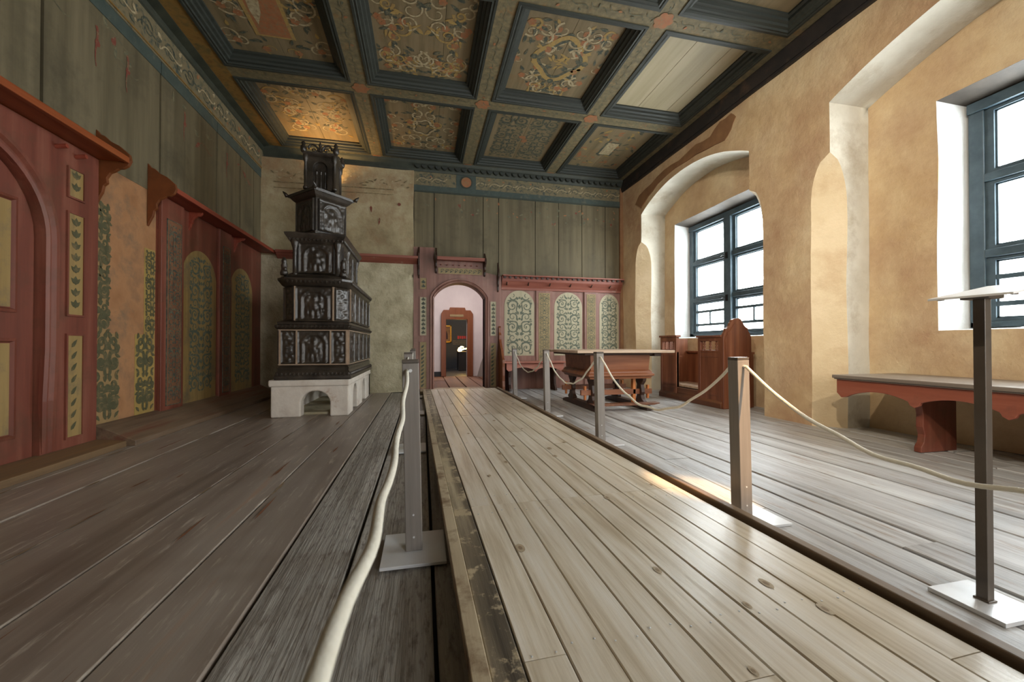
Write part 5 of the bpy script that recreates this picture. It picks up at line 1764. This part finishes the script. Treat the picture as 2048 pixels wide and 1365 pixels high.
for y in (4.86, 5.56):
    b = M(); b.box(2.0, 3.02, y - 0.02, y + 0.02, 0.19, 0.26)
    b.build('stretcher', P['oak'], tb, bevel=0.004)
    for x in (2.06, 2.965):
        b = M(); b.prism([(y - 0.015, 0.13), (y + 0.015, 0.13), (y + 0.022, 0.31), (y - 0.022, 0.31)], 'x', x - 0.012, x + 0.012)
        b.build('wedge', P['orange_wood'], tb)
for x in (2.26, 2.74):
    b = M(); b.box(x, x + 0.04, 4.84, 4.90, 0.075, 0.405); b.build('brace', P['orange_wood'], tb, bevel=0.004)
b = M(); b.prism([(2.10, 0.075), (2.92, 0.075), (3.0, 0.09), (3.0, 0.10), (2.05, 0.105)], 'y', 4.62, 4.73)
b.build('foot_board', P['oak_y'], tb, bevel=0.003)

# ================================================================ SETTLE IN THE FIRST NICHE
se = thing('settle', (4.0, 5.2, 0), 'dark oak settle with baluster openings and an ogee crested end in the first window niche', 'settle')


def half_panel(y0, y1, top, name):
    b = M()
    b.box(3.87, 3.91, y0, y1, 0.0, 0.74)
    b.box(3.86, 3.915, y0, y0 + 0.05, 0.0, top - 0.03); b.box(3.86, 3.915, y1 - 0.05, y1, 0.0, top - 0.03)
    b.box(3.862, 3.913, y0 + 0.05, y1 - 0.05, 0.74, 0.775)
    b.box(3.86, 3.915, y0 + 0.05, y1 - 0.05, 0.90, top - 0.03)
    b.box(3.845, 3.93, y0 - 0.02, y1 + 0.02, top - 0.03, top)
    b.box(3.862, 3.87, y0 + 0.05, y1 - 0.05, 0.16, 0.20); b.box(3.862, 3.87, y0 + 0.05, y1 - 0.05, 0.68, 0.74)
    o = b.build(name, P['oak_z'], se, bevel=0.004)
    n = 3
    for k in range(n):
        c = M()
        y = y0 + 0.05 + (y1 - y0 - 0.10) * (k + 0.5) / n
        c.lathe([(0.012, 0), (0.016, 0.01), (0.008, 0.02), (0.018, 0.045), (0.009, 0.062), (0.018, 0.085), (0.008, 0.105), (0.016, 0.115), (0.012, 0.125)], (3.888, y, 0.775), 10)
        c.build('baluster', P['oak_z'], o, smooth=True)


half_panel(5.51, 5.93, 1.0, 'front_panel')
half_panel(4.56, 5.01, 0.98, 'front_panel')
b = M(); b.box(3.87, 3.91, 5.01, 5.51, 0.0, 0.19); b.box(3.84, 3.88, 4.54, 5.95, 0.0, 0.07); b.prism([(3.84, 0.07), (3.87, 0.07), (3.87, 0.10)], 'y', 4.54, 5.95)
b.build('front_board', P['oak_y'], se, bevel=0.004)
b = M(); b.box(3.91, 4.34, 4.56, 5.93, 0.20, 0.235); b.build('seat', P['oak_top'], se, bevel=0.003)
b = M(); b.box(4.34, 4.38, 4.56, 5.93, 0.0, 0.72); b.box(4.30, 4.40, 4.56, 5.93, 0.72, 0.75); b.box(4.33, 4.34, 5.15, 5.2, 0.235, 0.72); b.build('back_board', P['oak_z'], se, bevel=0.003)
b = M()
cr_ = [(3.86, 0), (3.86, 0.95), (3.875, 1.0), (3.90, 1.03), (3.90, 1.06), (3.93, 1.075), (3.96, 1.10), (3.975, 1.14), (3.99, 1.15), (4.0, 1.18), (4.04, 1.20), (4.10, 1.205), (4.14, 1.19), (4.155, 1.16),
       (4.17, 1.145), (4.19, 1.11), (4.22, 1.085), (4.25, 1.07), (4.25, 1.04), (4.28, 1.0), (4.30, 0.95), (4.30, 0)]
b.prism(cr_, 'y', 4.51, 4.56)
en = b.build('end_panel', P['oak_z'], se, bevel=0.005)
b = M(); b.prism([(x_ * 0.9 + 4.08 * 0.1, 0.1 + z_ * 0.86) for x_, z_ in cr_ if z_ > 0.5] + [(4.25, 0.55), (3.9, 0.55)], 'y', 4.50, 4.51)
b.build('carved_field', P['oak_z'], parent=en)
b = M(); b.box(3.92, 4.34, 5.88, 5.93, 0.0, 0.95); b.build('end_panel', P['oak_z'], se, bevel=0.004)

# ================================================================ BENCHES
def scallop(x0, x1, top, h, n, cusp=0.05, m=12):
    """apron outline with arches between pendants"""
    pts = [(x0, top), (x0, top - h * 0.75), (x0 + 0.04, top - h), (x0 + 0.08, top - h * 0.95)]
    L = (x1 - x0 - 0.16) / n
    for k in range(n):
        a = x0 + 0.08 + k * L
        for i in range(1, m):
            t_ = i / m
            pts.append((a + L * t_, top - h * (0.95 - 0.42 * sin(pi * t_) ** 0.8)))
        if k < n - 1:
            pts += [(a + L - 0.03, top - h * 0.97), (a + L, top - h * 1.08), (a + L + 0.03, top - h * 0.97)]
    pts += [(x1 - 0.08, top - h * 0.95), (x1 - 0.04, top - h), (x1, top - h * 0.75), (x1, top)]
    return pts


bn = thing('wall_bench', (4.1, 1.9, 0), 'long red bench with grey worn seat and scalloped apron under the right window', 'bench')
b = M(); b.box(3.69, 4.47, -0.3, 2.95, 0.545, 0.575); b.box(3.70, 4.3, -0.3, 2.94, 0.535, 0.545)
b.build('seat', P['seat_grey'], bn, bevel=0.006)
b = M()
b.prism(scallop(-0.3, 2.93, 0.535, 0.165, 6), 'x', 3.72, 3.75)
b.build('apron', P['seat_red'], bn, bevel=0.004)
for y in (2.38, 1.0, -0.1):
    b = M()
    pr = [(3.80, 0.53), (3.80, 0.40), (3.83, 0.37), (3.845, 0.30), (3.84, 0.2), (3.86, 0.14), (3.85, 0.08), (3.82, 0.04), (3.82, 0.0), (4.20, 0.0), (4.20, 0.53)]
    b.prism(pr, 'y', y - 0.025, y + 0.025)
    b.build('leg', P['red_z'], bn, bevel=0.004)

b2 = thing('wall_bench', (2.0, 7.2, 0), 'faded pink red bench with a scalloped apron against the rear wainscot', 'bench')
b = M(); b.box(1.43, 2.62, 6.99, 7.42, 0.515, 0.54); b.build('seat', P['seat_pink'], b2, bevel=0.004)
b = M(); b.prism(scallop(1.47, 2.56, 0.515, 0.15, 2), 'y', 7.03, 7.055); b.build('apron', P['seat_pink'], b2, bevel=0.003)
for x in (2.42, 1.55):
    b = M()
    b.prism([(7.06, 0.51), (7.06, 0.42), (7.12, 0.36), (7.14, 0.25), (7.12, 0.12), (7.06, 0.05), (7.05, 0.0), (7.40, 0.0), (7.40, 0.51)], 'x', x - 0.02, x + 0.02)
    b.build('leg', P['oak_dark'], b2, bevel=0.004)
b = M()
b.prism([(7.42, 0), (7.42, 1.28), (7.40, 1.28), (7.37, 1.2), (7.33, 1.17), (7.33, 1.08), (7.30, 1.03), (7.30, 0.95), (7.25, 0.88), (7.18, 0.80), (7.12, 0.76), (7.08, 0.68), (7.04, 0.62), (6.98, 0.58), (6.97, 0.52), (6.98, 0.45),
         (6.97, 0.3), (6.985, 0.2), (6.97, 0.1), (6.98, 0)], 'x', 1.385, 1.43)
b.build('end_panel', P['red_door'], b2, bevel=0.004)

# housings of the added spotlights, out of view under the ceiling
SPL = (((2.19, -0.68, 4.0), (1.57, 1.80, 0.30), 'unseen added spotlight under the ceiling, rightmost of those behind the viewer'),) + \
      tuple((p_, t_, l_) for (p_, t_, e_), l_ in zip(WASH, ('unseen added spotlight under the ceiling above and left of the viewer', 'unseen added spotlight under the ceiling just ahead and left of the viewer', 'unseen added spotlight under the ceiling, furthest behind the viewer')))
for p_, t_, l_ in SPL:
    sp_ = thing('unseen_spotlight', (p_[0], p_[1], ZB), l_, 'lamp', 'unseen added spotlights under the ceiling')
    dv = (Vector(t_) - Vector(p_)).normalized()
    o_ = Vector(p_)
    b = M(); b.tube([(p_[0], p_[1], 4.44), tuple(o_ - dv * 0.08)], 0.01, 8)
    b.build('stem', P['iron'], sp_)
    b = M()
    b.tube([tuple(o_ - dv * 0.10), tuple(o_ - dv * 0.095), tuple(o_ - dv * 0.015)], 0.04, 16, radii=[0.02, 0.04, 0.05])
    b.build('housing', P['iron'], sp_)
